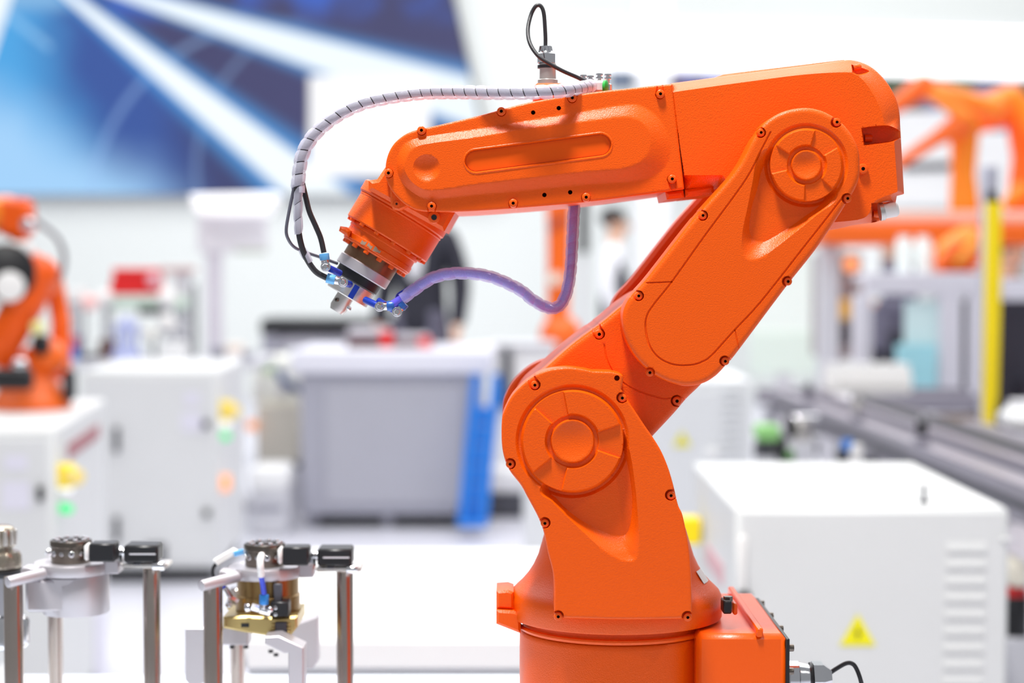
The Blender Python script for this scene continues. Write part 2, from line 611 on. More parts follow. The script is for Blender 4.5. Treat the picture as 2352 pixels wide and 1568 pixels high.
BOLT_CACHE = {}
def bolt(parent, pos, r, m, axis=(0, -1, 0), h=None, name='bolt', dark=True):
    """socket head screw; its head looks along axis"""
    h = h or r * 1.1
    key = (round(r, 5), round(h, 5), m.name, tuple(round(a, 3) for a in axis))
    if key not in BOLT_CACHE:
        b = MB()
        k = r * 0.36
        b.lathe((0, 0, 0), axis, [(0, r), (h * 0.72, r), (h * 0.93, r * 0.92), (h, r * 0.76), (h, k), (h * 0.35, k * 0.95)], 18)
        o0 = mesh_obj('bolt', b.v, b.f, m, None, True, 40)
        me = o0.data
        me.materials.append(HOLE_SHADE)
        for p in me.polygons[-24:]:
            c = p.center
        for p in me.polygons:
            d = Vector(axis).normalized()
            c = Vector(p.center)
            if (c - d * c.dot(d)).length < k * 1.01 and c.dot(d) > h * 0.1:
                p.material_index = 1
        bpy.data.objects.remove(o0)
        BOLT_CACHE[key] = me
    o = bpy.data.objects.new(name, BOLT_CACHE[key])
    COL.objects.link(o)
    o.parent = parent
    o.location = Vector(pos) - origin_of(parent)
    return o

# ------------------------------------------------------------------ structure
def struct(name, mb, m, smooth=False):
    return tag(mb.build(name, m, None, smooth), kind='structure')
FLOORM = mat('floor_vinyl', (210, 210, 220), 0.3, var=0.03, vscale=2)
WALLM = mat('hall_wall', (240, 244, 241), 0.7, var=0.01)
COLM = mat('hall_column', (246, 246, 246), 0.6)
struct('floor', MB().box((0, 8, -0.05), (26, 24, 0.1)), FLOORM)
struct('wall_back', MB().box((0, 17.15, 4), (26, 0.3, 8)), WALLM)
a, b_ = P(1462, 300, 15.5), P(1542, 300, 15.5)
struct('column_1', MB().box(((a.x + b_.x) / 2, 15.7, 4), (b_.x - a.x, 0.4, 8), 0.02), COLM)

# ------------------------------------------------------------------ the robot
DC = 1.50
AX = P(1414, 1400, DC)                     # foot of the vertical axis (x, y)
ROB = Vector((AX.x, DC, 0.72))
robot = empty('robot_arm', ROB, 'large orange six-axis robot arm bent over the workbench, sharp and nearest', 'robot')
def zat(py, D=DC):
    return P(1414, py, D).z
def up(prof_px):                           # (pixel row at the axis, radius in pixels at the axis)
    return [(zat(y) - 0.72, K(r, DC)) for y, r in prof_px]

# foot and drum
mb = MB()
mb.lathe((AX.x, DC, 0.72), (0, 0, 1), [(0, K(232, DC)), (0.012, K(232, DC)), (0.016, K(222, DC))] + up([(1452, 222), (1444, 222), (1440, 219), (1437, 212), (1404, 212), (1404, 60)]), 96)
base = mb.build('base_drum', ORANGE, robot)
# swing housing: collar and bell
mb = MB()
bell = [(1412, 60), (1412, 238), (1411, 242), (1408, 244), (1372, 244.5), (1362, 243), (1352, 238), (1343, 229), (1332, 217), (1316, 203), (1296, 190), (1272, 179), (1246, 171), (1215, 162), (1190, 146), (1160, 118), (1100, 80), (1090, 20)]
mb.lathe((AX.x, DC, 0.72), (0, 0, 1), up(bell), 96)
swing = mb.build('swing_housing', ORANGE, robot)
# lug on the collar and on the drum
mb = MB().prism([(1140, 1357), (1167, 1355), (1180, 1360), (1180, 1400), (1140, 1398)], 1.475, 1.515, 0.002)
mb.build('collar_lug', ORANGE, swing)
mb = MB().prism([(1140, 1401), (1180, 1403), (1196, 1410), (1196, 1455), (1168, 1444), (1140, 1433)], 1.47, 1.52, 0.002)
mb.build('stop_lug', ORANGE, base)
# vertical flange on the drum under the cover and white sticker on the bell
MB().cyl(P(1155, 1356, 1.495), P(1155, 1353, 1.495), 0.003, n=14).build('screw_cap', DARKRED, swing)
a = 18
st = MB()
zs, ze = zat(1326), zat(1299)
for k in range(7):
    ang = math.radians(-24 + k * 2.4)
    for zz, rr in ((zs, K(211, DC) + 0.0009), (ze, K(192.5, DC) + 0.0009)):
        st.v.append(Vector((AX.x + rr * math.cos(ang), DC + rr * math.sin(ang), zz)))
st.f = [(2 * i, 2 * i + 2, 2 * i + 3, 2 * i + 1) for i in range(6)]
st.build('sticker', WHITEPLASTIC, swing, label='white sticker on the bell')
# groove ring bead at the top of the drum
mb = MB().lathe((AX.x, DC, zat(1432)), (0, 0, 1), [(-0.002, K(222, DC)), (0, K(225, DC)), (0.0014, K(224, DC)), (0.002, K(220, DC))], 96, caps=False)
mb.build('drum_bead', ORANGE, base)

# connection box at the drum's side
BX0, BX1 = P(1600, 1450, 1.43).x, P(1806, 1450, 1.43).x
BT = P(1700, 1456, 1.43).z
box_d = 0.185
mb = MB().box(((BX0 + BX1) / 2, 1.43 + box_d / 2, (BT + 0.72) / 2), (BX1 - BX0, box_d, BT - 0.72), 0.004)
cbox = mb.build('connection_box', ORANGE_SMOOTH, robot)
x0, x1 = P(1734, 1450, 1.428).x, P(1774, 1450, 1.428).x
MB().box(((x0 + x1) / 2 - 0.003, 1.428 + 0.095, BT + 0.0015), (x1 - x0 - 0.008, 0.19, 0.007), 0.001).build('cover_strip', ORANGE_SMOOTH, cbox)
plate = MB().box((BX1 + 0.0015, 1.43 + box_d / 2, (BT + 0.72) / 2 - 0.002), (0.003, box_d - 0.004, BT - 0.72 - 0.004), 0.0005).build('connector_plate', BLACK, cbox)
for yy in np.linspace(1.437, 1.43 + box_d - 0.008, 4):
    for zz in np.linspace(BT - 0.012, BT - 0.085, 5) if yy < 1.44 else (BT - 0.008,):
        bolt(plate, (BX1 + 0.003, yy, zz), 0.0029, DARKSTEEL, (1, 0, 0), 0.004)
# cable gland and cable
gl = P(1816, 1556, 1.50)
mb = MB().lathe(P(1810, 1556, 1.50), (1, 0, 0), [(0, K(39.7, 1.5)), (K(22, 1.5), K(39.7, 1.5)), (K(24, 1.5), K(37.1, 1.5)), (K(50, 1.5), K(30.7, 1.5)), (K(56, 1.5), K(30.7, 1.5))], 40)
gland = mb.build('cable_gland', CHROME, cbox)
MB().lathe(P(1863, 1556, 1.50), (1, 0, 0), [(0, K(34.6, 1.5)), (K(3, 1.5), K(39.7, 1.5)), (K(26, 1.5), K(39.7, 1.5)), (K(30, 1.5), K(35.8, 1.5)), (K(46, 1.5), K(21.8, 1.5)), (K(46, 1.5), K(11.5, 1.5))], 6, 0.3).build('gland_nut', CHROME, cbox)
MB().lathe(P(1859, 1556, 1.50), (1, 0, 0), [(0, K(35.8, 1.5)), (K(5, 1.5), K(35.8, 1.5))], 40).build('seal_ring', RUBBER, cbox)
MB().tube(path3([(1895, 1553, 1.5), (1918, 1537, 1.5), (1943, 1523, 1.5), (1958, 1524, 1.5), (1968, 1537, 1.5), (1978, 1566, 1.5), (1990, 1620, 1.51), (1985, 1700, 1.53)]), K(5.2, 1.5)).build('cable', RUBBER, cbox, label='black cable of the connection box')
# black stop clip between collar and box
mb = MB().boxp(1661, 1380, 1681, 1410, 1.445, 0.018, 0.001)
MB().boxp(1684, 1386, 1694, 1412, 1.45, 0.02, 0.001).build('clip_block', ORANGE_SMOOTH, robot)
clip = mb.build('stop_clip', BLACK, robot)
MB().cyl(P(1672, 1380, 1.455), P(1672, 1369, 1.455), K(11, 1.45), n=6).build('clip_screw', DARKSTEEL, clip)

# ---- shoulder cover (front) and its twin (rear)
sh = [(1151.9, 995), (1153, 963), (1158, 944), (1174, 912), (1196, 887), (1225, 864), (1257, 850), (1299, 843.6), (1337, 847), (1362, 852, 1), (1404, 853, 1), (1427, 859), (1431.5, 866), (1429, 884), (1427, 893, 1),
      (1442, 918.6), (1461, 947), (1480, 976), (1500, 1004.7), (1519, 1036.6), (1535, 1075), (1547, 1116), (1557, 1158), (1567, 1181), (1576, 1222), (1582.5, 1260), (1586, 1297), (1588.5, 1345), (1589, 1420, 1),
      (1432, 1422), (1275, 1418, 1), (1273, 1400), (1273, 1341), (1268, 1304), (1258, 1266), (1249, 1222), (1236, 1187), (1211, 1140), (1196, 1113), (1172.6, 1083), (1160, 1056), (1153.5, 1027)]
SHO = outline(sh, 3)
SC = (1315, 1012.7)
def disc_feats(c, r_out, r_ring, r_in, r_hub, secs, k=1.0, under=()):
    f = [('set', circle(c, r_ring), -0.0022 * k, 7)] + list(under) + [('set', circle(c, r_out + 3), 0.0004, 3)]
    f += [('set', sector(c, r_in, r_out, a, b2), 0.0028 * k, 3.0) for a, b2 in secs]
    f += [('set', circle(c, r_in - 0.5), -0.0006, 2), ('set', circle(c, r_hub), 0.0030 * k, 3.5), ('dish', c, r_hub - 6, 0.0022 * k)]
    return f
tear_o = outline([(1240, 1122), (1268, 1152), (1296, 1180), (1340, 1222), (1387, 1264), (1422, 1284), (1447, 1289), (1463, 1278), (1468, 1234), (1464, 1171), (1459, 1116), (1448, 1043), (1430, 985), (1400, 960), (1300, 1050)])
tear_i = outline([(1262, 1118), (1280, 1146), (1305, 1172), (1340, 1197), (1387, 1221), (1422, 1230), (1441, 1222), (1450, 1187), (1452, 1140), (1444, 1080), (1432, 1035), (1420, 1010), (1330, 1060)])
def pocket(c, r, d, depth=0.0055):      # notch for a screw, open towards d
    d = np.array(d, float)
    d /= np.linalg.norm(d)
    n = np.array([-d[1], d[0]])
    c = np.array(c, float)
    k = 1.0
    p = [c + r * (math.cos(t) * -d + math.sin(t) * n) for t in np.linspace(-PI * 0.52, PI * 0.52, 11)]
    p += [c + d * r * 2.6 + n * r * 0.55, c + d * r * 2.6 - n * r * 0.55]
    pts = [tuple(x) for x in p]
    pts[-1] += (1,); pts[-2] += (1,)
    return ('set', outline(pts, 2.5), -depth, 2.2)
sbolts = [((1228.4, 883.5), (-0.5, -1)), ((1428.7, 913), (1, -0.3)), ((1171.7, 1064.6), (-1, 0.3)), ((1251.4, 1200), (-1, 0.35)), ((1540.3, 1136.4), (1, -0.3)), ((1282, 1413.7), (-1, 0.8)), ((1578.7, 1415.3), (1, 0.6))]
feats = disc_feats(SC, 116, 131, 61, 51, [(19, 101), (138, 219), (257, 341)], 1.0, [('loft', tear_o, tear_i, -0.0085)])
feats += [pocket(c, 13.5, d) for c, d in sbolts] + [('set', circle((1417, 868), 6.5), -0.012, 1.2)]
cover, on = relief('shoulder_cover', robot, ORANGE, SHO, 1.405, 1.440, feats, er=5, grid=4)
for c, d in sbolts:
    bolt(cover, on(c), K(10, 1.405), ORANGE_SMOOTH, h=0.0042)
def mirror_plate(name, poly, D0, Df, Db, m, parent, er=5):
    """the same outline on the robot's far side: read at D0, standing between Df and Db"""
    w = PN(poly, D0)
    c = w.mean(0)
    n = len(w)
    k = er * D0 / F
    A = w[:, [0, 2]]
    t = np.roll(A, -1, 0) - np.roll(A, 1, 0)
    t /= np.linalg.norm(t, axis=1)[:, None]
    nn = np.stack([t[:, 1], -t[:, 0]], 1)
    s = np.sign((nn * (A - A.mean(0))).sum())
    ins = A - nn * s * k
    L = [(ins, Df), (A, Df + k), (A, Db - k), (ins, Db)]
    vs = [Vector((p[0], y, p[1])) for q, y in L for p in q]
    fs = []
    for i in range(3):
        for j in range(n):
            j2 = (j + 1) % n
            fs.append((i * n + j, i * n + j2, (i + 1) * n + j2, (i + 1) * n + j))
    fs += [tuple(range(n))[::-1], tuple(range(3 * n, 4 * n))]
    return mesh_obj(name, vs, fs, m, parent, True, 40)
mirror_plate('shoulder_cover', SHO[::3], 1.405, 1.560, 1.595, ORANGE, robot)

# ---- upper arm: core, front pod, rear pod
core = outline([(1560, 640), (1480, 668), (1440, 692), (1410, 716), (1381, 740), (1310, 793), (1251, 845), (1200, 890), (1176, 950), (1180, 1030), (1222, 1095), (1300, 1122), (1390, 1108), (1450, 1055), (1498, 1001.5, 1), (1547, 949), (1577, 914), (1612.7, 878.7), (1660, 820), (1700, 740), (1650, 650)], 3)
cb = [((1376, 767), (-0.4, -1)), ((1554, 920), (1, 0.35))]
upper, onu = relief('upper_arm', robot, ORANGE, core, 1.4375, 1.5625, [pocket(c, 14, d, 0.007) for c, d in cb] +
                    [('groove', np.array(curve([(1388, 792), (1396, 830), (1420, 868), (1460, 895), (1520, 914), (1545, 912)], 8)), 0.0008, 2.0)], er=13, grid=5)
for c, d in cb:
    bolt(upper, onu(c), K(11, 1.44), ORANGE_SMOOTH, h=0.0045)
pod = [(1731.6, 317), (1687, 394.6), (1592.4, 503), (1488.5, 635.4), (1448.4, 680), (1432, 711), (1429.6, 744), (1439, 781.6), (1458, 817), (1486, 847.7), (1521.6, 871), (1569, 885.5), (1611, 880.7), (1644, 862), (1672.6, 831), (1691.5, 810),
       (1804.8, 659), (1875.6, 569), (1941.6, 470), (1970, 418), (1974.5, 376), (1968, 333), (1941.6, 291), (1904, 262.5), (1871, 250.5), (1838, 248.3), (1795, 257.8), (1757.6, 281.4)]
POD = outline(pod, 3)
PC = (1852, 379)
inner = np.array(curve([(1770, 303), (1748, 345), (1711, 415), (1616, 545), (1543, 647), (1503, 697), (1486, 725), (1483, 753), (1491, 791), (1512, 819.5), (1545, 836), (1583, 838), (1611, 831), (1635, 815), (1687, 758), (1748, 692), (1852, 560), (1890, 512), (1937, 451)], 10))
pt_o = outline([(1744, 352), (1728, 420), (1716, 480), (1706, 527), (1704, 570), (1712, 592), (1728, 597), (1755, 588), (1805, 551), (1875, 495), (1925, 452), (1900, 400), (1800, 340)])
pt_i = outline([(1756, 380), (1738, 440), (1727, 475), (1721, 520), (1727, 545), (1740, 554), (1760, 553), (1805, 527), (1845, 499), (1890, 462), (1890, 410), (1800, 360)])
pb = [((1746.7, 305), (-1, -0.5)), ((1920.4, 281.3), (0.6, -1)), ((1945, 456), (1, 0.3)), ((1613.6, 495), (-1, -0.5)), ((1466.4, 679.2), (-1, -0.4)), ((1808.5, 646.2), (1, 0.25)), ((1664.6, 828.8), (1, 0.3)), ((1491.9, 854.8), (-0.6, 1))]
feats = [('groove', inner, 0.0012, 2.6), ('groove', np.array(curve([(1487, 649.5), (1543, 647)], 12)), 0.0012, 2.2), ('groove', np.array(curve([(1688, 758), (1697, 800)], 12)), 0.0008, 1.8)]
feats += disc_feats(PC, 82.5, 97, 45, 36, [(75, 148), (193, 268), (317, 390)], 0.8, [('loft', pt_o, pt_i, -0.0072)])
feats += [pocket(c, 13, d) for c, d in pb]
podc, onp = relief('upper_arm_cover', robot, ORANGE, POD, 1.400, 1.4385, feats, er=11, ed=9, grid=4)
for c, d in pb:
    bolt(podc, onp(c), K(9.6, 1.4), ORANGE_SMOOTH, h=0.0042)
mirror_plate('upper_arm_cover', POD[::3], 1.400, 1.562, 1.600, ORANGE, robot, 10)

# ---- forearm housing (elbow end)
hs = [(1541, 191.6, 1), (1628, 180), (1700, 170), (1850, 151), (1938, 138.5), (1958, 138), (1980, 143.5), (2003, 155), (2025, 175), (2045, 201), (2059, 229.5), (2066, 260), (2068, 294, 1), (2076.5, 445.5, 1), (2060, 450, 1), (2057, 466, 1), (2030, 472, 1), (2026, 500), (2010, 510), (1969, 514.5), (1913, 527), (1800, 540), (1700, 470), (1660, 436), (1620, 438), (1573, 440, 1)]
HO = outline(hs, 3)
face_o = HO
face_i = outline([(1543.5, 212, 1), (1700, 190), (1850, 171), (1954, 166.5), (1975, 178), (1992, 196), (2010, 225), (2025, 258), (2034, 290), (2052, 300, 1), (2062, 440, 1), (2010, 462), (1985, 500), (1900, 512), (1800, 525), (1700, 455), (1660, 402, 1), (1571.5, 402, 1)], 3)
slot_o = outline([(1978, 294, 1), (2000, 290), (2040, 288), (2066, 298), (2090, 300, 1), (2090, 330, 1), (2066, 320), (2045, 327), (1984, 335, 1)], 3)
feats = [('loft', face_o, face_i, 0.016), ('set', slot_o, -0.002, 3)]
pk = outline([(2001, 466, 1), (2044, 462, 1), (2044, 508, 1), (2002, 512, 1)], 3)
feats += [('set', pk, -0.014, 2), ('set', outline([(1955, 148, 1), (1962, 150), (1998, 164), (1972, 173), (1958, 168, 1)], 2.5), 0.004, 2.5)]
fh, onf = relief('forearm_housing', robot, ORANGE, HO, 1.450, 1.552, feats, er=4, grid=4)
bolt(fh, onf((1985, 318)) + Vector((0, -0.001, 0)), K(9, 1.43), ORANGE_SMOOTH, (1, 0, 0), 0.006)
bolt(fh, onf((1981, 388), 0.0), K(12, 1.43), ORANGE_SMOOTH, h=0.003)
bolt(fh, onf((1960, 156)), K(7.5, 1.43), ORANGE_SMOOTH, (1, 0, 0.2), 0.006)
bolt(fh, onf((2004, 492)) + Vector((0, -0.003, 0)), K(8, 1.43), ORANGE_SMOOTH, (1, 0, 0), 0.006)
MB().prism([(1528, 441), (1570, 436), (1572, 453), (1532, 458)], 1.445, 1.53, 0.002).build('under_flange', ORANGE, fh)
MB().prism([(1574, 436), (1640, 425), (1640, 446), (1575, 453)], 1.445, 1.53, 0.002).build('under_flange', ORANGE, fh)
# ridge along the top
mb = MB().prism([(1632, 181), (1662, 170), (1700, 165), (1850, 147), (1940, 136), (1960, 150), (1850, 168), (1700, 186)], 1.475, 1.535, 0.003)
mb.build('top_ridge', ORANGE, fh)
# vent plug
mb = MB().lathe(P(2022, 487, 1.445), (1, 0, 0.18), [(0, K(19, 1.44)), (K(9, 1.44), K(19, 1.44)), (K(10, 1.44), K(17, 1.44)), (K(36, 1.44), K(17, 1.44)), (K(41, 1.44), K(13, 1.44)), (K(41, 1.44), K(5, 1.44))], 32)
plug = mb.build('connector_plug', WHITEPLASTIC, fh, label='white round connector plug')
MB().lathe(P(2020, 487, 1.445), (1, 0, 0.18), [(0, K(20.5, 1.44)), (K(10, 1.44), K(20.5, 1.44))], 32).build('plug_collar', STEEL, plug)

# ---- forearm cover (wrist end)
fc = [(1543.7, 193, 1), (1520, 195), (1472, 200), (1350, 213.5), (1220, 234), (1098, 266), (996, 290), (945, 302), (914, 321), (896, 344.5), (886.5, 375), (887, 409), (897, 433), (914, 455), (938, 474), (972, 485), (1064, 486), (1200, 477), (1336, 465), (1455, 450), (1571.5, 434, 1)]
FC = outline(fc, 3)
def cz(pts):
    return [(860 + p[0] / 2.94, 120 + p[1] / 2.94) + tuple(p[2:]) for p in pts]
st_o = outline(cz([(150, 770), (165, 680), (215, 610), (290, 580), (400, 560), (700, 515), (1000, 466), (1400, 400), (1640, 360), (1760, 352), (1850, 385), (1930, 455), (1985, 560), (2000, 650), (1980, 745), (1930, 805), (1850, 850), (1740, 872), (1400, 897), (1000, 936), (700, 962), (430, 990), (330, 985), (230, 925), (175, 860)]))
st_i = outline(cz([(203, 770), (225, 695), (280, 640), (400, 612), (700, 573), (1000, 522), (1400, 472), (1640, 440), (1730, 442), (1800, 470), (1850, 530), (1865, 610), (1840, 690), (1780, 745), (1660, 785), (1400, 806), (1000, 852), (700, 888), (460, 925), (350, 928), (270, 890), (220, 830)]))
ca = cz([(686, 735), (1524, 625), (352, 780)])
fb = [((968.8, 300.3), (-0.3, -1)), ((1151.5, 256.7), (-0.2, -1)), ((1314, 226), (-0.15, -1)), ((1515.8, 217), (0, -1)), ((893.3, 398), (-1, 0.1)), ((992, 473.7), (0, 1)), ((1178.7, 467), (0, 1)), ((1345.7, 453.3), (0, 1)), ((1542.7, 411.5), (0.2, 1))]
fhole = cz([(1072, 407), (1245, 377), (1148, 963), (1322, 945)])
feats = [('loft', outline([(1525, 190, 1), (1560, 190, 1), (1590, 440, 1), (1553, 440, 1)]), outline([(1536, 192, 1), (1560, 190, 1), (1590, 440, 1), (1564, 440, 1)]), -0.004)]
feats = [('loft', st_o, st_i, 0.0047)]
lipo, lipi = capsule(ca[0], ca[1], 30), capsule(ca[0], ca[1], 26.5)
H_ = 0.0047
feats += [('set', lipo, H_ + 0.0004, 1.5), ('set', lipi, H_ - 0.0022, 2.5), ('dish', ca[2], 31, 0.0034)]
feats += [pocket(c, 11, d, 0.003) for c, d in fb]
feats += [('set', circle(c, 5.2), -0.012, 1.0) for c in fhole]
fcov, ofc = relief('forearm_cover', robot, ORANGE, FC, 1.432, 1.556, feats, er=5, grid=4)
for c, d in fb:
    bolt(fcov, ofc(c), K(10.2, 1.43), ORANGE_SMOOTH, h=0.0058)
for c in fhole:
    MB().cyl(ofc(c) + Vector((0, 0.002, 0)), ofc(c) + Vector((0, -0.0035, 0)), K(4.0, 1.43), n=14).build('hole_shade_disc', HOLE_SHADE, fcov)  # dark disc painted as the shade inside an open hole
lab = MB()
lp = capsule(ca[0], ca[1], 22.5, 4)
w = [P(x, y, 1.432 - (H_ - 0.0022) - 0.0003) for x, y in lp]
lab.add(w, [tuple(range(len(w)))])
if lab.v and (w[1] - w[0]).cross(w[2] - w[0]).y > 0:
    lab.f = [lab.f[0][::-1]]
lab.build('nameplate', ORANGE_LABEL, fcov)

# ---- wrist: everything turned about one tilted axis
WD = 1.497
wdir = Vector((-0.515, -0.05, -0.857)).normalized()
C0 = P(907, 520, WD)
def ring(name, s0, s1, r, m, parent, off=0.0, b=2.0, n=64, label=None):
    o = C0 + Vector((1, 0, -0.6)).normalized() * K(off, WD)
    mb = MB().lathe(o, wdir, [(K(s0, WD), K(r * 0.5, WD)), (K(s0, WD), K(r - b, WD)), (K(s0 + b, WD), K(r, WD)), (K(s1 - b, WD), K(r, WD)), (K(s1, WD), K(r - b, WD)), (K(s1, WD), K(r * 0.4, WD))], n)
    return mb.build(name, m, parent, label=label)
side = Vector((wdir.z, 0, -wdir.x)).normalized() * -1
def wp(s, r, d=0.0):                      # along the axis, across it in the picture plane, towards the camera
    return C0 + wdir * K(s, WD) + side * K(r, WD) + Vector((0, -d, 0))
wrist = ring('wrist_flange', -60, -30, 110, ORANGE, robot, -2, 4)
# fork behind the forearm cover
fk = [(870, 400), (884, 415), (860, 422), (850, 440), (930, 470), (1010, 520), (1040, 490), (1046, 470), (1000, 380), (940, 330)]
MB().prism([(894, 370), (866, 411), (846, 414), (846, 436), (1020, 532), (1046, 486), (1040, 440), (960, 360)], 1.4435, 1.552, 0.003).build('wrist_fork', ORANGE, robot)
ear = MB().prism([(895, 424), (897, 470), (903, 481), (916, 484), (938, 475), (975, 440), (930, 400)], 1.437, 1.447, 0.0015).build('wrist_ear', ORANGE, robot)
bolt(ear, P(911, 468, 1.437), K(7.5, 1.43), ORANGE_SMOOTH, h=0.0006)
lug = MB().cyl(P(997, 499, 1.447), P(997, 499, 1.438), K(14, 1.43), n=28, b=0.001).build('wrist_lug', ORANGE, robot)
MB().cyl(P(997, 499, 1.441), P(997, 499, 1.4375), K(6.5, 1.43), n=20).build('hole_shade_disc', BLACK, lug)  # black disc stands for the shade in the lug's open hole
drum = ring('wrist_drum', -30, 35, 105, ORANGE, robot, -1, 3)
ring('wrist_groove', -30, -24, 106.5, ORANGE, drum, -1, 2)
ring('wrist_gap_ring', 35, 48, 88, ORANGE, robot, -3, 2)
hub = ring('wrist_turning_ring', 42, 82, 85, ORANGE, robot, -4, 3)
mid = ring('wear_ring', 62, 77, 87, ORANGE, hub, -4, 2)
MB().prism([(781, 519), (795, 521), (806, 530), (800, 545), (778, 530)], 1.47, 1.52, 0.002).build('stop_tab', ORANGE, hub)
for k in range(14):
    a = 2 * PI * k / 14
    u = (side * math.cos(a) + wdir.cross(side) * math.sin(a))
    bolt(drum, C0 + wdir * K(34.5, WD) + u * K(97, WD), K(6, WD), ORANGE_SMOOTH, tuple(wdir), 0.0022)
    bolt(hub, C0 + side * K(-4, WD) + wdir * K(82, WD) + u * K(76, WD), K(6.5, WD), ORANGE_SMOOTH, tuple(wdir), 0.0026)
ring('wrist_output_ring', 80, 113, 63, BROWN, robot, -7, 2, label='bare brown steel output ring')
ring('tool_adapter_plate', 111, 136, 65, ALU, robot, -9, 2, label='silver adapter plate')
ring('insulating_plate', 135, 158, 54, BLACK, robot, -11, 1.5, label='black insulating plate')
chuck = ring('tool_changer', 157, 195, 51.5, STEEL, robot, -12, 2, label='steel tool changer')
oo = C0 + Vector((1, 0, -0.6)).normalized() * K(-15, WD)
nose = MB().lathe(oo, wdir, [(K(190, WD), K(20, WD)), (K(226, WD), K(20.5, WD)), (K(236, WD), K(16, WD)), (K(236, WD), K(6, WD))], 36).build('centering_nose', STEEL, chuck)
# worn paint on the turning ring
wn = MB()
rnd = random.Random(3)
fd_ = wdir.cross(side)
fd_ = fd_ if fd_.y < 0 else -fd_
for k in range(13):
    a = math.radians(-26 + 2.8 * k)
    u = side * math.sin(a) + fd_ * math.cos(a)
    oc = C0 + Vector((1, 0, -0.6)).normalized() * K(-4, WD)
    wn.v.append(oc + wdir * K(66 + 2.5 * math.sin(k * 1.3), WD) + u * K(87.4, WD))
    wn.v.append(oc + wdir * K(74 + 1.8 * math.sin(k * 0.9 + 1) + rnd.random(), WD) + u * K(87.4, WD))
wn.f = [(2 * i, 2 * i + 1, 2 * i + 3, 2 * i + 2) for i in range(12) if i not in (3, 7)]
wn.build('worn_patch', mat('bare_metal', (176, 150, 130), 0.4, 0.5), hub, label='grey patches where the paint has worn off')
# blue band on the changer's near side
bb = MB()
for k in range(5):
    a = math.radians(6 + 3.6 * k)
    u = side * math.sin(a) + (wdir.cross(side) if wdir.cross(side).y < 0 else -wdir.cross(side)) * math.cos(a)
    oc = C0 + Vector((1, 0, -0.6)).normalized() * K(-12, WD)
    for s in (160, 193):
        bb.v.append(oc + wdir * K(s, WD) + u * K(52.2, WD))
bb.f = [(2 * i, 2 * i + 1, 2 * i + 3, 2 * i + 2) for i in range(4)]
bb.build('blue_band', BLUE, chuck, label='dark blue printed band')
fdir = wdir.cross(side)
fdir = fdir if fdir.y < 0 else -fdir
bolt(nose, oo + wdir * K(212, WD) + (fdir * 0.85 - side * 0.5).normalized() * K(19, WD), K(5, WD), DARKSTEEL, tuple((fdir * 0.85 - side * 0.5).normalized()), 0.002)
bolt(nose, oo + wdir * K(215, WD) + (fdir * 0.3 + side * 0.95).normalized() * K(19, WD), K(5.5, WD), CHROME, tuple((fdir * 0.3 + side * 0.95).normalized()), 0.003)

# ---- air fittings at the tool changer
FD = 1.46
def rod(mb, p0, p1, r0, r1=None, n=20, b=0.0004):
    return mb.cyl(P(*p0), P(*p1), K(r0, FD), None if r1 is None else K(r1, FD), n, b)
def fitting(stub, eye, collar, tube_to, collar_mat, stubmat):
    f = rod(MB(), stub + (FD + 0.01,), eye + (FD,), 8).build('air_fitting', stubmat, chuck)
    mb = MB()
    rod(mb, (eye[0], eye[1], FD + 0.006), (eye[0], eye[1], FD - 0.005), 11.5)
    d = Vector((collar[0] - eye[0], collar[1] - eye[1]))
    rod(mb, eye + (FD,), (eye[0] + d.x * 0.7, eye[1] + d.y * 0.7, FD), 9)
    mb.build('banjo_eye', CHROME, f)
    MB().lathe(P(eye[0], eye[1], FD - 0.005), (0, -1, 0), [(0, K(8, FD)), (0.0024, K(8, FD)), (0.003, K(6.5, FD))], 6).build('hex_screw', CHROME, f)
    rod(MB(), (eye[0] + d.x * 0.62, eye[1] + d.y * 0.62, FD), (collar[0] + d.x * 0.25, collar[1] + d.y * 0.25, FD), 11.5).build('push_collar', collar_mat, f)
    return f
fitting((782, 628), (748, 612), (745, 588), None, BLUELIGHT, BLUE)
fitting((804, 653), (788, 648), (758, 640), None, BLUELIGHT, BLUE)
fitting((838, 688), (872, 704), (899, 702), None, BLUEMID, BLUE)
fitting((868, 690), (912, 716), (926, 700), None, BLUEMID, BLUE)

# ---- hoses
h1 = [(1356, 197, 1.47), (1347, 200, 1.452), (1303, 207, 1.425), (1252, 211, 1.416), (1184, 212.6, 1.420), (1116, 212.6, 1.43), (1048, 211.6, 1.44), (980, 212.6, 1.45), (929, 217.7, 1.45), (878, 226, 1.45), (830.5, 238, 1.45), (783, 260, 1.45), (742, 289, 1.45), (711, 323, 1.45), (694, 357, 1.45), (687.6, 391, 1.45), (684.5, 422, 1.45), (684, 442, 1.45)]
h1p = path3(h1, 8)
hose = MB().tube(h1p, K(9, 1.45), 12).build('hose_bundle', RUBBER, robot, label='black hoses inside white spiral wrap')
MB().ribbon(h1p, K(14.8, 1.45), 0.0096, 0.0088).build('spiral_wrap', WRAP, hose, smooth=True, angle=60)
h2 = [(686, 415, 1.45), (684.8, 457, 1.45), (684.8, 503, 1.45), (687, 538, 1.45), (695, 572, 1.452), (709, 602, 1.455), (727, 625, 1.458), (752, 639, 1.46)]
h2p = path3(h2, 8)
hb = MB().tube(h2p, K(7.0, 1.45), 12).build('air_hose', RUBBER, robot, label='black air hose to the lower fitting')
MB().ribbon(path3(h2[:4], 8), K(9, 1.45), 0.0125, 0.0120).build('spiral_wrap', WRAP, hb, angle=60)
MB().ribbon(path3(h2[4:6], 8), K(9, 1.45), 0.013, 0.0125).build('spiral_wrap', WRAP, hb, angle=60)
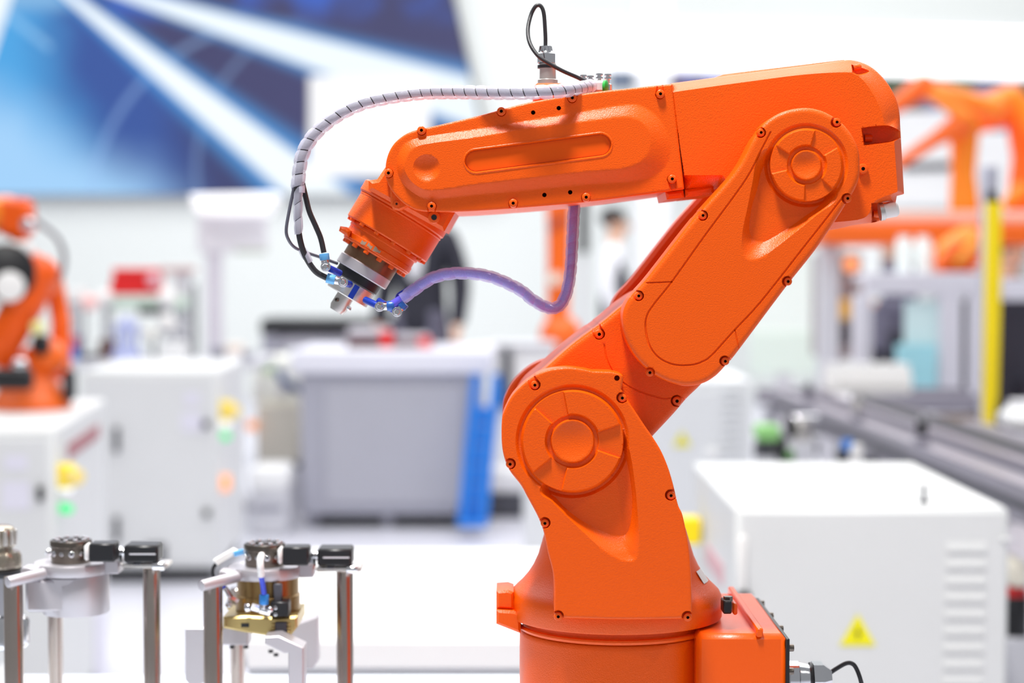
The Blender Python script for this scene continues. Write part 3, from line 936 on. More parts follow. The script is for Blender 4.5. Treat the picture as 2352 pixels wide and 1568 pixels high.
MB().tube(path3([(694, 418, 1.456), (704, 460, 1.456), (711, 487, 1.456), (725, 519, 1.458), (736.5, 547, 1.46), (744, 580, 1.46)], 8), K(6.4, 1.45), 12).build('air_hose', RUBBER, robot, label='black air hose to the upper fitting')
MB().tube(path3([(676, 425, 1.452), (672, 447, 1.452), (665, 480, 1.453), (657.5, 526, 1.455), (662, 549, 1.458), (677, 568, 1.465), (705, 580, 1.475), (734, 590, 1.48), (775, 605, 1.49)], 8), K(3.8, 1.45), 10).build('sensor_cable', GREYCABLE, robot, label='thin grey sensor cable')
h3 = [(1324, 440, 1.50), (1319, 472, 1.495), (1316, 520, 1.49), (1314, 560, 1.488), (1312, 601, 1.485), (1308, 641, 1.48), (1300, 676, 1.48), (1287, 700, 1.478), (1271, 708, 1.475), (1249, 703, 1.473), (1220, 686, 1.47), (1197, 667, 1.468), (1152, 644.5, 1.465), (1111, 631.5, 1.463), (1062, 627, 1.462), (1021, 630, 1.46), (988.6, 640.5, 1.46), (960, 659, 1.46), (930, 681, 1.46), (900, 700, 1.46)]
h3p = path3(h3, 8)
hv = MB().tube(h3p, K(9.5, 1.47), 14).build('air_hose', VIOLET, robot, label='violet air hose in clear spiral wrap')
MB().ribbon(h3p[:-6], K(13, 1.47), 0.0098, 0.0100).build('spiral_wrap', WRAPCLEAR, hv, angle=60)
MB().tube(path3([(1000, 640, 1.47), (985, 643, 1.475), (955, 655, 1.478), (929, 671, 1.48), (915, 682, 1.48), (918, 700, 1.47)], 8), K(7.5, 1.47), 12).build('air_hose', BLUETUBE, robot, label='blue air hose branching to the rear fitting')

# ---- connector, cable and valves on the forearm's top
TD = 1.478
def vrod(mb, prof, px, D=TD):             # prof: (pixel row, radius)
    top = [(P(px, y, D).z, K(r, D)) for y, r in prof]
    return mb.lathe((P(px, 300, D).x, D, 0), (0, 0, 1), top[::-1] if top[0][0] > top[-1][0] else top, 36)
con = vrod(MB(), [(197, 23), (184, 23), (182, 19), (158, 18.5), (150, 20), (146, 18)], 1258).build('cable_connector', STEEL, robot)
nut = vrod(MB(), [(147, 18), (145, 21), (124, 21), (120, 17), (118, 16)], 1255).build('connector_nut', CHROME, con)
for k in range(9):
    a = 2 * PI * k / 9
    p, q = P(1253, 121, TD), P(1253, 107, TD)
    d = Vector((math.cos(a), math.sin(a), 0))
    MB().cyl(p + d * K(13, TD), q + d * K(10, TD), K(4.4, TD), n=8).build('clamp_finger', CHROME, con)
MB().tube(path3([(1252, 122, TD), (1253, 95, TD), (1252, 68, TD), (1249.5, 34, TD), (1245, 18, TD), (1238, 12, TD), (1229, 16, TD), (1219, 36, TD), (1212.5, 68, 1.472), (1217, 99, 1.463), (1235, 127, 1.457), (1262, 146, 1.455), (1293, 163, 1.456), (1325, 177, 1.462), (1343, 186, 1.468)], 10), K(4.6, TD), 12).build('cable', RUBBER, robot, label='black looped cable on top of the forearm')
vrod(MB(), [(157, 21.5), (150, 21.5)], 1256, TD).build('cable_tie', BLACK, con)
MB().boxp(1225, 190, 1300, 232, 1.452, 0.05, 0.003).build('connector_base', ORANGE, fcov)
vb = MB().boxp(1358, 184, 1390, 212, 1.47, 0.03, 0.002).build('valve_block', LIGHTGREY, robot)
MB().boxp(1338, 188, 1362, 214, 1.475, 0.03, 0.002).build('hose_socket', RUBBER, robot)
MB().lathe(P(1387, 200, 1.472), (1, -0.3, 0), [(0, K(15, 1.47)), (0.002, K(16, 1.47)), (0.003, K(12, 1.47))], 24).build('release_ring', GREEN, vb, label='green release ring')
MB().lathe(P(1393, 212, 1.48), (0, 0, 1), [(0, K(13, 1.48)), (0.006, K(13, 1.48)), (0.007, K(8, 1.48))], 24).build('valve_foot', CHROME, vb)
for px, dd, y in ((1340, 1.50, 172), (1356, 1.474, 174), (1376.5, 1.478, 169), (1396, 1.482, 170)):
    t = vrod(MB(), [(203, 5), (196, 5), (195, 4), (182, 4)], px, dd).build('valve_stem', STEEL, vb)
    vrod(MB(), [(y + 13, 3), (y + 12, 8), (y + 8, 8), (y + 7, 5), (y + 5, 5), (y + 4, 8), (y, 8), (y - 1, 3)], px, dd).build('valve_knob', CHROME, t)

# ------------------------------------------------------------------ workbench with the tool stands
def rel(o, pts):
    return pts
TZ = 0.72
wb = empty('workbench', (-0.25, 1.62, 0), 'low white workbench that carries the big orange robot and the steel tool stands', 'workbench')
WBTOP = mat('bench_top_white', (226, 234, 244), 0.35)
MB().box((-0.25, 1.61, TZ - 0.02), (1.0, 0.74, 0.04), 0.004).build('bench_top', WBTOP, wb)
MB().box((-0.25, 1.61, TZ - 0.08), (0.9, 0.66, 0.08), 0.003).build('bench_frame', LIGHTGREY, wb)
for x in (-0.68, 0.18):
    for y in (1.31, 1.91):
        MB().box((x, y, (TZ - 0.04) / 2), (0.05, 0.05, TZ - 0.04), 0.003).build('leg', LIGHTGREY, wb)

def tool_stand(hx, hy, dl, dr, db, label, D=1.66):
    """posts, plate, rod and sensor block round a hub centred at pixel hx, hy"""
    top = P(hx, hy, D)
    st = empty('tool_stand', (top.x, D, TZ), label, 'tool stand', 'tool stands on the workbench')
    def post(px, ytop, Dp, r):
        p = P(px, ytop, Dp)
        pm = MB().lathe((p.x, Dp, TZ), (0, 0, 1), [(0, K(r * 1.8, Dp)), (0.008, K(r * 1.8, Dp)), (0.009, K(r, Dp)), (p.z - TZ - 0.001, K(r, Dp)), (p.z - TZ, K(r - 2, Dp))], 32)
        return pm.build('post', POST, st)
    post(hx + dl[0], hy + dl[1], 1.615, 22)
    post(hx + dr[0], hy + dr[1], 1.665, 19.5)
    post(hx + db[0], hy + db[1], 1.735, 17)
    # plate: a disc with an arm to the rod and a tab towards the sensor
    dz = P(hx, hy + 28, D).z
    pl = MB()
    pl.lathe((top.x, D + 0.002, dz), (0, 0, 1), [(-0.0098, K(84, D)), (-0.0093, K(85, D)), (-0.0005, K(85, D)), (0, K(84, D)), (0, K(30, D))], 64)
    a, b2 = P(hx - 112, hy + 52, 1.62), P(hx - 60, hy + 46, 1.64)
    pl.box((top.x - K(74, D), D - 0.022, dz - 0.005), (K(40, D), 0.022, 0.0098), 0.001)
    pl.box((top.x + K(96, D), D + 0.004, dz - 0.004), (K(36, D), 0.022, 0.0118), 0.001)
    plate = pl.build('plate', ALU, st)
    rp = MB().cyl(P(hx - 146, hy + 75, 1.60), P(hx - 62, hy + 54, 1.6275), K(13, 1.61), n=28, b=0.0006).build('rest_pin', ALU, st)
    br = MB().boxp(hx + 118, hy + 32, hx + 222, hy + 43, D - 0.004, 0.026, 0.001).build('bracket', STEEL, st)
    MB().cyl(P(hx + 188, hy + 37, D - 0.006), P(hx + 214, hy + 37, D - 0.006), K(11, D), n=20, b=0.0006).build('cross_pin', CHROME, st)
    sb = MB().boxp(hx + 40, hy - 14, hx + 101, hy + 29, D - 0.029, 0.020, 0.0015).build('sensor_block', BLACK, st)
    MB().boxp(hx + 29, hy - 12, hx + 40, hy + 26, D - 0.030, 0.016, 0.002).build('sensor_face', WHITEPLASTIC, sb)
    mb = MB()
    for k in range(5):
        q = P(hx + 58 + k * 4, hy - 22, D - 0.018)
        mb.box((q.x, q.y, P(hx, hy - 16, D).z + 0.0005), (0.0009, 0.008, 0.0012))
    tag(mb.build('gold_contacts', mat('gold_contact', (232, 190, 90), 0.25, 0.9), sb), kind='stuff')
    cp = MB()
    for i, (x0, x1, r) in enumerate(((101, 110, 11), (108, 118, 15), (116, 126, 12))):
        cp.cyl(P(hx + x0, hy + 6, D + 0.004), P(hx + x1, hy + 6, D + 0.004), K(r, D), n=18, b=0.0006)
    cp.cyl(P(hx + 109, hy + 12, D), P(hx + 111, hy + 36, D), K(8, D), n=14)
    cp.build('coupling', CHROME, st)
    sc = MB().boxp(hx + 120, hy - 10, hx + 200, hy + 31, D - 0.010, 0.028, 0.002)
    sb2 = sc.build('switch_block', BLACK, st)
    MB().boxp(hx + 134, hy + 9, hx + 194, hy + 12, D - 0.0112, 0.003).build('slot_strip', LIGHTGREY, sb2)
    MB().boxp(hx + 142, hy + 30, hx + 160, hy + 36, D - 0.008, 0.016, 0.001).build('switch_foot', DARKGREY, sb2)
    return st, dz

def tool_hub(parent, hx, hy, D=1.66, y0=-22, y1=28, r=46):
    t, b2 = P(hx, hy + y0 - 1, D), P(hx, hy + y1, D) + Vector((0, 0, 0.0004))
    hz = t.z - b2.z
    h = MB().lathe((t.x, D, b2.z), (0, 0, 1), [(0, K(r - 2, D)), (0.001, K(r - 1, D)), (hz - 0.006, K(r - 1, D)), (hz - 0.005, K(r + 1.5, D)), (hz - 0.0008, K(r + 1.5, D)), (hz, K(r, D)), (hz, K(26, D)), (hz - 0.002, K(25, D)), (hz - 0.002, K(16, D)), (hz + 0.001, K(15, D)), (hz + 0.001, K(4, D))], 56).build('hub', DARKSTEEL, parent)
    for k in range(10):
        a = 2 * PI * k / 10 + 0.2
        bolt(h, (t.x + K(36, D) * math.cos(a), D + K(36, D) * math.sin(a), t.z - 0.0002), K(5.5, D), CHROME, (0, 0, 1), 0.0022)
    for k in range(6):
        a = -PI / 2 + (k - 2.5) * 0.5
        d = Vector((math.cos(a), math.sin(a), 0))
        bolt(h, Vector((t.x, D, b2.z + hz * 0.45)) + d * K(r - 1.5, D), K(7 if k % 2 else 5, D), CHROME, tuple(d), 0.0012)
    return h

standB, dzB = tool_stand(608, 1270, (-119, 62), (184, 40), (-63, 80), 'steel three-post tool stand holding the bronze gripper')
standA, dzA = tool_stand(163, 1262, (-133, 62), (185, 37), (-37, 70), 'steel three-post tool stand holding the tool with a thick aluminium body')

# the bronze gripper in the stand nearer the robot
D = 1.66
gx = P(608, 1270, D).x
gb = empty('gripper_tool', (gx, D, P(608, 1450, D).z), 'bronze gripper with a blue air tube hanging in a steel tool stand', 'gripper')
tool_hub(gb, 608, 1270)
zt, zb = dzB - 0.0102, P(608, 1416, D).z
body = MB().lathe((gx + K(6, D), D + 0.003, zb), (0, 0, 1), [(0, K(74, D)), (0.02, K(74, D)), (0.021, K(71, D)), (zt - zb, K(71, D))], 56).build('cylinder_body', BRONZE, gb)
fl = MB().prism([(512, 1417), (560, 1414), (640, 1418), (683, 1414), (683, 1440), (664, 1464), (625, 1462), (560, 1452), (512, 1442)], 1.628, 1.69, 0.002).build('jaw_flange', GOLD, gb)
MB().boxp(554, 1431, 572, 1440, 1.6275, 0.004).build('notch', BLACK, fl)
MB().boxp(631, 1428, 660, 1463, 1.6262, 0.02, 0.001).build('jaw_insert', DARKGREY, fl)
for k in range(4):
    for x in (628, 663):
        MB().boxp(x - 5, 1431 + k * 9, x + 4, 1436 + k * 9, 1.6262, 0.006, 0.0006).build('jaw_tooth', GOLD, fl)
MB().boxp(628, 1340, 648, 1385, 1.629, 0.004, 0.001).build('body_slot', DARKGREY, body)
blk = MB().boxp(621, 1382, 663, 1416, 1.622, 0.018, 0.001).build('valve_block', BLACK, gb)
for y in (1395, 1410):
    bolt(blk, P(633, y, 1.622), K(4.5, D), CHROME, h=0.001)
ft = MB()
ft.cyl(P(563, 1396, 1.622), P(575, 1394, 1.622), K(10, D), n=18, b=0.0008)
ft.cyl(P(578, 1393, 1.622), P(596, 1398, 1.622), K(9, D), n=6)
ft.cyl(P(597, 1399, 1.622), P(622, 1406, 1.622), K(9.5, D), n=8, b=0.0006)
ft.ball(P(620, 1400, 1.618), K(8, D), 14)
ft.cyl(P(604, 1396, 1.620), P(606, 1384, 1.620), K(7, D), n=14)
ft.build('elbow_fitting', CHROME, gb)
MB().cyl(P(606, 1388, 1.620), P(607, 1365, 1.620), K(10.5, D), n=20, b=0.0006).build('push_collar', mat('cyan_blue_collar', (50, 140, 220), 0.3, 0.2), gb)
bt = path3([(607, 1372, 1.62), (604, 1345, 1.616), (600, 1322, 1.611), (598, 1300, 1.607), (598, 1284, 1.610), (601, 1275, 1.620)], 8)
at_ = MB().tube(bt, K(6, D), 12).build('air_tube', BLUETUBE, gb)
MB().tube(bt[16:], K(8, D), 12).build('tube_sleeve', WHITEPLASTIC, at_)
ft = MB()
ft.cyl(P(515, 1350, 1.64), P(530, 1375, 1.64), K(8, D), n=14, b=0.0006)
ft.cyl(P(525, 1372, 1.64), P(546, 1384, 1.64), K(9, D), n=6)
ft.cyl(P(518, 1388, 1.64), P(530, 1392, 1.64), K(9, D), n=14, b=0.0006)
ft.build('elbow_fitting', CHROME, gb)
MB().cyl(P(514, 1343, 1.64), P(516, 1353, 1.64), K(5, D), n=12).build('air_tube', BLUETUBE, gb)
cl = MB().prism([(488, 1287), (531, 1262), (546, 1270), (500, 1300)], 1.66, 1.674, 0.001).build('white_connector', WHITEPLASTIC, gb)
MB().cyl(P(538, 1272, 1.66), P(560, 1266, 1.66), K(7, D), n=14).build('push_collar', BLUELIGHT, cl)
MB().tube(path3([(497, 1293, 1.668), (490, 1303, 1.668), (489, 1316, 1.668), (494, 1330, 1.668), (505, 1340, 1.668)], 6), K(4, D), 10).build('sensor_cable', RUBBER, cl)
# white support brackets under the bronze gripper
for nm, pts, d0, d1 in (('support_bracket', [(608, 1462), (640, 1460), (697, 1487), (697, 1765), (662, 1765), (662, 1500), (652, 1500), (608, 1478)], 1.60, 1.625),
                        ('support_bracket', [(425, 1441), (512, 1441), (570, 1450), (570, 1481), (470, 1481), (470, 1568), (440, 1580), (425, 1560)], 1.685, 1.712),
                        ('support_bracket', [(660, 1440), (729, 1416), (730, 1520), (718, 1535), (690, 1536), (690, 1490), (660, 1470)], 1.72, 1.74)):
    MB().prism(pts, d0, d1, 0.001).build(nm, ALU, gb)
MB().boxp(456, 1480, 461, 1530, 1.699, 0.004).build('handle_slot', MIDGREY, gb)
for x, y in ((533, 1484), (565, 1484), (622, 1494), (634, 1502)):
    MB().cyl(P(x, y - 2, 1.69), P(x, y + 4, 1.69), K(6, D), n=12).build('rubber_foot', BLACK, gb)

# tool with the thick aluminium body
ax_ = P(163, 1262, D).x
ga = empty('gripper_tool', (ax_, D, P(163, 1400, D).z), 'gripper with a thick round silver body in the second tool stand from the robot', 'gripper')
tool_hub(ga, 163, 1262)
zb = P(150, 1407, D).z
bd = MB().lathe((P(172, 1300, D).x, D + 0.004, zb), (0, 0, 1), [(0, K(74, D)), (0.001, K(76, D)), (dzA - 0.0103 - zb - 0.0007, K(76, D)), (dzA - 0.0103 - zb, K(75, D))], 64)
bd.boxp(56, 1330, 172, 1407, 1.6352, 0.056, 0.003)
bd.build('aluminium_body', ALU, ga)
MB().prism([(116, 1331), (172, 1331), (160, 1340), (146, 1345), (130, 1340)], 1.632, 1.637).build('body_lug', ALU, ga)
MB().cyl(P(107, 1265, 1.67), P(118, 1272, 1.67), K(9, D), n=14, b=0.0006).build('side_fitting', CHROME, ga)

# third tool, cut by the picture's edge
tx = P(4, 1260, 1.70)
gc = empty('gripper_tool', (tx.x, 1.70, P(4, 1320, 1.70).z), 'gripper with a ribbed steel nose resting beside the farthest stand from the robot', 'gripper')
def vprof(px, D, rows):
    z0 = P(px, rows[0][0], D)
    pr = [(P(px, y, D).z - z0.z, K(r, D)) for y, r in rows]
    return MB().lathe(z0, (0, 0, 1), pr, 40)
bdy = vprof(4, 1.70, [(1310, 40), (1300, 46), (1296, 46), (1276, 45), (1266, 40), (1264, 26), (1256, 25), (1254, 30), (1236, 33), (1218, 32), (1210, 28), (1206, 20)]).build('tool_body', mat('warm_steel', (170, 160, 146), 0.26, 0.9), gc)
for k in range(12):
    a = 2 * PI * k / 12
    q = P(4, 1250, 1.70); q2 = P(4, 1216, 1.70)
    dd = Vector((math.cos(a), math.sin(a), 0))
    MB().cyl(q + dd * K(31, 1.70), q2 + dd * K(30.5, 1.70), K(5, 1.70), n=8, b=0.0006).build('grip_rib', STEEL, bdy)
vprof(4, 1.70, [(1322, 45), (1312, 54), (1308, 54), (1306, 47)]).build('seal_ring', BLACK, gc)
vprof(20, 1.70, [(1485, 40), (1475, 48), (1425, 48), (1414, 42), (1408, 30), (1322, 30)]).build('knurled_collar', CHROME, gc)
pc = P(20, 1485, 1.70)
vprof(20, 1.70, [(1760, 34), (1490, 34), (1485, 30)]).build('lower_column', WHITEPLASTIC, gc)
vprof(4, 1.70, [(1345, 10), (1320, 12)]).build('neck', DARKSTEEL, gc)

# ------------------------------------------------------------------ white table behind the workbench
t2 = empty('side_table', (0, 2.5, 0), 'plain white table with a closed front standing behind the orange robot', 'table')
xa, xb = P(560, 1460, 2.2).x, P(1540, 1460, 2.2).x
z2 = P(900, 1462, 2.2).z
MB().box(((xa + xb) / 2, 2.55, z2 - 0.02), (xb - xa, 0.72, 0.04), 0.006).build('table_top', WHITE, t2)
MB().box(((xa + xb) / 2, 2.56, (z2 - 0.04) / 2), (xb - xa - 0.008, 0.70, z2 - 0.04), 0.004).build('table_body', WHITECAB, t2)

# ------------------------------------------------------------------ electrical cabinets
def cabinet(cx, cy, w, d, h, rz, label, cat='cabinet', group=None):
    c = empty('electrical_cabinet', (cx, cy, 0), label, cat, group, rz)
    return c
def local(mb, name, m, par, smooth=True, label=None):
    """geometry given in the thing's own frame (metres from its base)"""
    me = bpy.data.meshes.new(name)
    me.from_pydata([tuple(v) for v in mb.v], [], mb.f)
    me.materials.append(m)
    if smooth:
        me.polygons.foreach_set('use_smooth', [True] * len(me.polygons))
        me.set_sharp_from_angle(angle=math.radians(38))
    o = bpy.data.objects.new(name, me)
    COL.objects.link(o)
    o.parent = par
    if label: o['label'] = label
    return o
def triangle_sign(par, x, y, z, s):
    sg = local(MB().add([(x - s / 2, y, z), (x + s / 2, y, z), (x, y, z + s * 0.88), (x - s / 2, y + 0.002, z), (x + s / 2, y + 0.002, z), (x, y + 0.002, z + s * 0.88)],
                        [(0, 1, 2), (5, 4, 3), (0, 3, 4, 1), (1, 4, 5, 2), (2, 5, 3, 0)]), 'warning_sign', SIGNYELLOW, par, False, 'yellow triangle warning sign with a black lightning flash')
    k = s * 0.88
    fl = [(0.03, 0.66), (-0.10, 0.36), (0.0, 0.38), (-0.04, 0.12), (0.10, 0.44), (0.0, 0.42)]
    local(MB().add([(x + a * k, y - 0.0006, z + b2 * k) for a, b2 in fl], [(0, 1, 2, 5), (2, 3, 4, 5)]), 'flash_symbol', BLACK, sg, False)
    return sg

# nearest cabinet, beside the robot
h0 = P(1690, 1166, 3.0).z
x0, x1 = P(1690, 1166, 3.0).x, P(2318, 1166, 3.0).x
wd = x1 - x0
xc = (x0 + x1) / 2
c1 = cabinet(xc, 3.0 + 0.36, wd, 0.72, h0, 0, 'nearest white electrical cabinet with louvres and a yellow warning triangle on its door')
dep = 0.72
fy = -dep / 2
local(MB().box((0, 0, 0.06 + (h0 - 0.06) / 2), (wd, dep, h0 - 0.06), 0.006), 'housing', WHITECAB, c1)
local(MB().box((0, 0, 0.03), (wd - 0.06, dep - 0.06, 0.06)), 'plinth', DARKGREY, c1)
def lx(px, D=3.0): return P(px, 1200, D).x - xc
def lz(py, D=3.0): return P(1800, py, D).z
door = local(MB().box((0, fy - 0.004, 0.06 + (h0 - 0.064) / 2), (wd - 0.012, 0.012, h0 - 0.066), 0.003), 'door', WHITECAB, c1)
for k in range(14):
    zc = lz(1251 + k * 38.2)
    xo = -k * 0.0006
    y0 = fy - 0.010
    xa, xb = lx(2170) + xo, lx(2262) + xo
    hh = K(24, 3.0)
    dp_ = 0.006
    lv = MB().add([(xa, y0, zc + hh / 2), (xb, y0, zc + hh / 2), (xb, y0 - dp_, zc - hh / 2), (xa, y0 - dp_, zc - hh / 2), (xb, y0, zc - hh / 2), (xa, y0, zc - hh / 2)],
                  [(0, 3, 2, 1), (1, 2, 4), (0, 5, 3), (3, 5, 4, 2)])
    local(lv, 'louvre', WHITECAB, door, False)
triangle_sign(door, lx(1969), fy - 0.0125, lz(1479), K(83, 3.0))
hd = local(MB().box((lx(1703), fy - 0.016, lz(1290)), (K(22, 3), 0.014, K(130, 3)), 0.004), 'swing_handle', WHITEPLASTIC, door)
local(MB().box((lx(1706), fy - 0.018, lz(1363)), (K(32, 3), 0.018, K(18, 3)), 0.003), 'handle_lock', BLACK, hd)
local(MB().box((lx(2306), fy - 0.012, lz(1236)), (K(26, 3), 0.012, K(12, 3)), 0.003), 'hinge', WHITECAB, door)
for px, py, D_ in ((1730, 1165, 3.05), (2125, 1162, 3.05)):
    bx = P(px, 1160, D_).x - xc
    ey = MB()
    ring_ = [Vector((0.013 * math.cos(t) if px < 2000 else 0.002 * math.cos(t), 0.0 if px < 2000 else 0.013 * math.cos(t), h0 + 0.017 + 0.013 * math.sin(t))) + Vector((bx, fy + 0.06, 0)) for t in np.linspace(-PI / 2, 1.5 * PI, 25)]
    ey.tube(ring_, 0.0035, 8, False)
    ey.cyl((bx, fy + 0.06, h0 - 0.001), (bx, fy + 0.06, h0 + 0.005), 0.009, n=16)
    local(ey, 'lifting_eye', LIGHTGREY if px < 2000 else DARKGREY, c1)
# emergency stop and text strip on the side that faces the robot
es = local(MB().box((-wd / 2 - 0.025, fy + 0.52, 0.66), (0.04, 0.05, 0.05), 0.004), 'stop_box', YELLOW, c1, label='yellow emergency stop box with red button')
local(MB().cyl((-wd / 2 - 0.05, fy + 0.52, 0.66), (-wd / 2 - 0.075, fy + 0.52, 0.66), 0.018, n=24, b=0.003), 'stop_button', RED, es)
local(MB().box((-wd / 2 - 0.0015, fy + 0.30, 0.63), (0.003, 0.26, 0.035)), 'lettering_strip', mat('faded_red_print', (214, 170, 176), 0.6), c1, label='faded reddish lettering strip')

# cabinet behind the robot's elbow
Yb = 5.9
hb_ = P(1650, 872, Yb).z
xr = P(1728, 900, Yb).x
c2 = cabinet(xr - 0.36, Yb + 0.3, 0.72, 0.6, hb_, 0, 'light grey electrical cabinet half hidden by the elbow of the big robot')
local(MB().box((0, 0, 0.05 + (hb_ - 0.05) / 2), (0.72, 0.6, hb_ - 0.05), 0.008), 'housing', mat('cabinet_grey', (226, 228, 230), 0.5), c2)
d2 = local(MB().box((0, -0.304, 0.05 + (hb_ - 0.07) / 2), (0.70, 0.012, hb_ - 0.10), 0.003), 'door', MATS['cabinet_grey'], c2)
triangle_sign(d2, P(1566, 1000, Yb).x - (xr - 0.36), -0.313, P(1566, 1024, Yb).z, K(40, Yb))
for k in range(9):
    zc = P(1680, 893 + k * 19.5, Yb).z
    local(MB().box((P(1678, 900, Yb).x - (xr - 0.36), -0.314, zc), (K(44, Yb), 0.012, K(9, Yb)), 0.003), 'louvre', MATS['cabinet_grey'], d2)
local(MB().box((0, 0, 0.025), (0.66, 0.54, 0.05)), 'plinth', DARKGREY, c2)
kn = local(MB().ball((P(1635, 1040, Yb).x - (xr - 0.36), -0.325, P(1635, 1042, Yb).z), 0.02, 16), 'round_knob', WHITE, d2)

def left_cabinet(fr, br, w, h, label, D):
    """fr, br: the front and back corners (x, y) of the side that faces the hall's middle"""
    fr, br = Vector((fr[0], fr[1], 0)), Vector((br[0], br[1], 0))
    dv = br - fr
    d = dv.length
    rz = math.atan2(-dv.x, dv.y)
    R = Matrix.Rotation(rz, 3, 'Z')
    c = fr + R @ Vector((-w / 2, d / 2, 0))
    o = cabinet(c.x, c.y, w, d, h, rz, label)
    local(MB().box((0, 0, 0.05 + (h - 0.05) / 2), (w, d, h - 0.05), 0.008), 'housing', WHITECAB, o)
    local(MB().box((0, 0, 0.025), (w - 0.05, d - 0.05, 0.05)), 'plinth', BLACK, o)
    dr = local(MB().box((0, -d / 2 - 0.004, 0.05 + (h - 0.05) / 2), (w - 0.02, 0.012, h - 0.09), 0.003), 'door', WHITECAB, o)
    Ri = R.inverted()
    def L(px, py, Y=D, onside=False):
        p = P(px, py, Y)
        q = Ri @ (Vector((p.x, p.y, 0)) - c)
        return Vector((q.x, q.y, p.z))
    return o, dr, L, d
def buttons(par, x, y, z, dz, size, k=1.0, side=True):
    nx = Vector((0.7, -0.7, 0)) if side else Vector((0, -1, 0))
    base = Vector((x, y, z))
    sw = local(MB().box(base, (0.05 * k, 0.05 * k, 0.055 * k), 0.006), 'main_switch', YELLOW, par, label='yellow main switch')
    local(MB().cyl(base + nx * 0.02 * k + Vector((0, 0, 0.0)), base + nx * 0.055 * k, 0.02 * k, n=20, b=0.003), 'switch_knob', mat('amber_knob', (252, 224, 130), 0.4), sw)
    b1 = base - Vector((0, 0, dz[0]))
    local(MB().cyl(b1 - nx * 0.02, b1 + nx * 0.02, 0.011 * k, n=18, b=0.002), 'white_button', LAMP_WHITE, par, label='white lit button')
    b2 = base - Vector((0, 0, dz[1]))
    local(MB().cyl(b2 - nx * 0.02, b2 + nx * 0.02, 0.012 * k, n=18, b=0.002), 'green_button', LAMP_GREEN, par, label='green lit button')

fA = P(124, 985, 4.35); bA = P(242, 915, 5.38)
cA, dA_, LA, depA = left_cabinet((fA.x, 4.35), (bA.x, 5.38), 0.80, fA.z, 'white controller cabinet with yellow switch under the orange robot on its top', 4.35)
q = LA(145, 1090, 4.36)
buttons(cA, 0.40 + 0.012, -depA / 2 + 0.08, P(145, 1095, 4.4).z, (K(28, 4.4), K(77, 4.4)), 0.05)
q = LA(96, 1131)
local(MB().box((q.x, -depA / 2 - 0.018, q.z), (K(15, 4.35), 0.02, K(34, 4.35)), 0.003), 'door_handle', BLACK, dA_)
for py, hh, ww in ((1060, 34, 50), (1135, 64, 62)):
    q = LA(40, py)
    local(MB().box((q.x, -depA / 2 - 0.0115, q.z), (K(ww, 4.35), 0.003, K(hh, 4.35))), 'printed_sheet', LAVENDER, dA_)
local(MB().box((0.4025, 0.02, P(200, 1010, 4.9).z), (0.004, 0.62, 0.035)), 'lettering_strip', mat('dull_red_print', (170, 110, 116), 0.6), cA, label='dull red lettering strip')
local(MB().box((0.402, 0.33, 0.16), (0.006, 0.26, 0.34), 0.002), 'side_shade', LAVENDER, cA)  # lavender sheet paints the shading low on this side
fB = P(500, 850, 6.87); bB = P(560, 826, 7.75)
cB, dB_, LB, depB = left_cabinet((fB.x, 6.87), (bB.x, 7.75), 0.50, fB.z, 'white controller cabinet with black hinges standing beside the grey cart', 6.87)
q = LB(518, 945)
buttons(cB, 0.25 + 0.012, -depB / 2 + 0.10, P(518, 945, 6.9).z, (K(32, 6.9), K(60, 6.9)), 0.05, 1.25)
ob = P(516, 1110, 6.95)
local(MB().box((0.262, -depB / 2 + 0.10, ob.z), (0.04, 0.05, 0.06), 0.005), 'orange_socket', LAMP_ORANGE, cB)
for px, py in ((487, 973), (489, 1177)):
    q = LB(px, py, 6.87)
    local(MB().box((q.x - 0.02, -depB / 2 - 0.018, q.z), (K(15, 6.87), 0.02, K(18, 6.87)), 0.003), 'door_latch', BLACK, dB_)
for py in (1008, 1212):
    q = LB(252, py, 6.87)
    local(MB().cyl((q.x + 0.03, -depB / 2 - 0.018, q.z - K(28, 6.87)), (q.x + 0.03, -depB / 2 - 0.018, q.z + K(28, 6.87)), K(7, 6.87), n=16), 'hinge', DARKGREY, dB_)
for py, hh, ww in ((915, 28, 36), (968, 44, 48)):
    q = LB(442, py, 6.87)
    local(MB().box((q.x, -depB / 2 - 0.0115, q.z), (K(ww, 6.87), 0.003, K(hh, 6.87))), 'printed_sheet', LAVENDER, dB_)
q = LB(360, 1272, 6.87)
vt = local(MB().box((q.x, -depB / 2 - 0.014, q.z), (K(46, 6.87), 0.014, K(52, 6.87)), 0.003), 'vent_grille', DARKGREY, dB_)

# ------------------------------------------------------------------ grey cart with things on it
Yc = 8.3
xa, xb = P(690, 1000, Yc).x, P(1108, 1000, Yc).x
zt_ = P(900, 800, Yc + 0.15).z
zs_ = P(900, 858, Yc).z
cart = empty('tool_cart', ((xa + xb) / 2, Yc + 0.35, 0), 'grey steel workshop cart with thick white top behind the orange robot', 'cart')
cw = xb - xa
local(MB().box((0, 0, 0.06 + (zs_ - 0.06) / 2), (cw, 0.7, zs_ - 0.06), 0.008), 'cart_body', CARTGREY, cart)
local(MB().box((0.004, 0, zs_ + (zt_ - zs_) / 2), (cw + 0.09, 0.76, zt_ - zs_), 0.012), 'cart_top', mat('cart_top_white', (226, 226, 236), 0.4), cart)
local(MB().box((0.01, -0.354, 0.06 + (zs_ - 0.06) / 2), (cw - 0.20, 0.012, zs_ - 0.16), 0.003), 'front_panel', mat('cart_panel_grey', (172, 172, 182), 0.5), cart)
local(MB().box((0.0, 0.02, 0.04), (cw - 0.10, 0.6, 0.05)), 'plinth', BLACK, cart)  # black block stands in for the shaded gaps under the cart
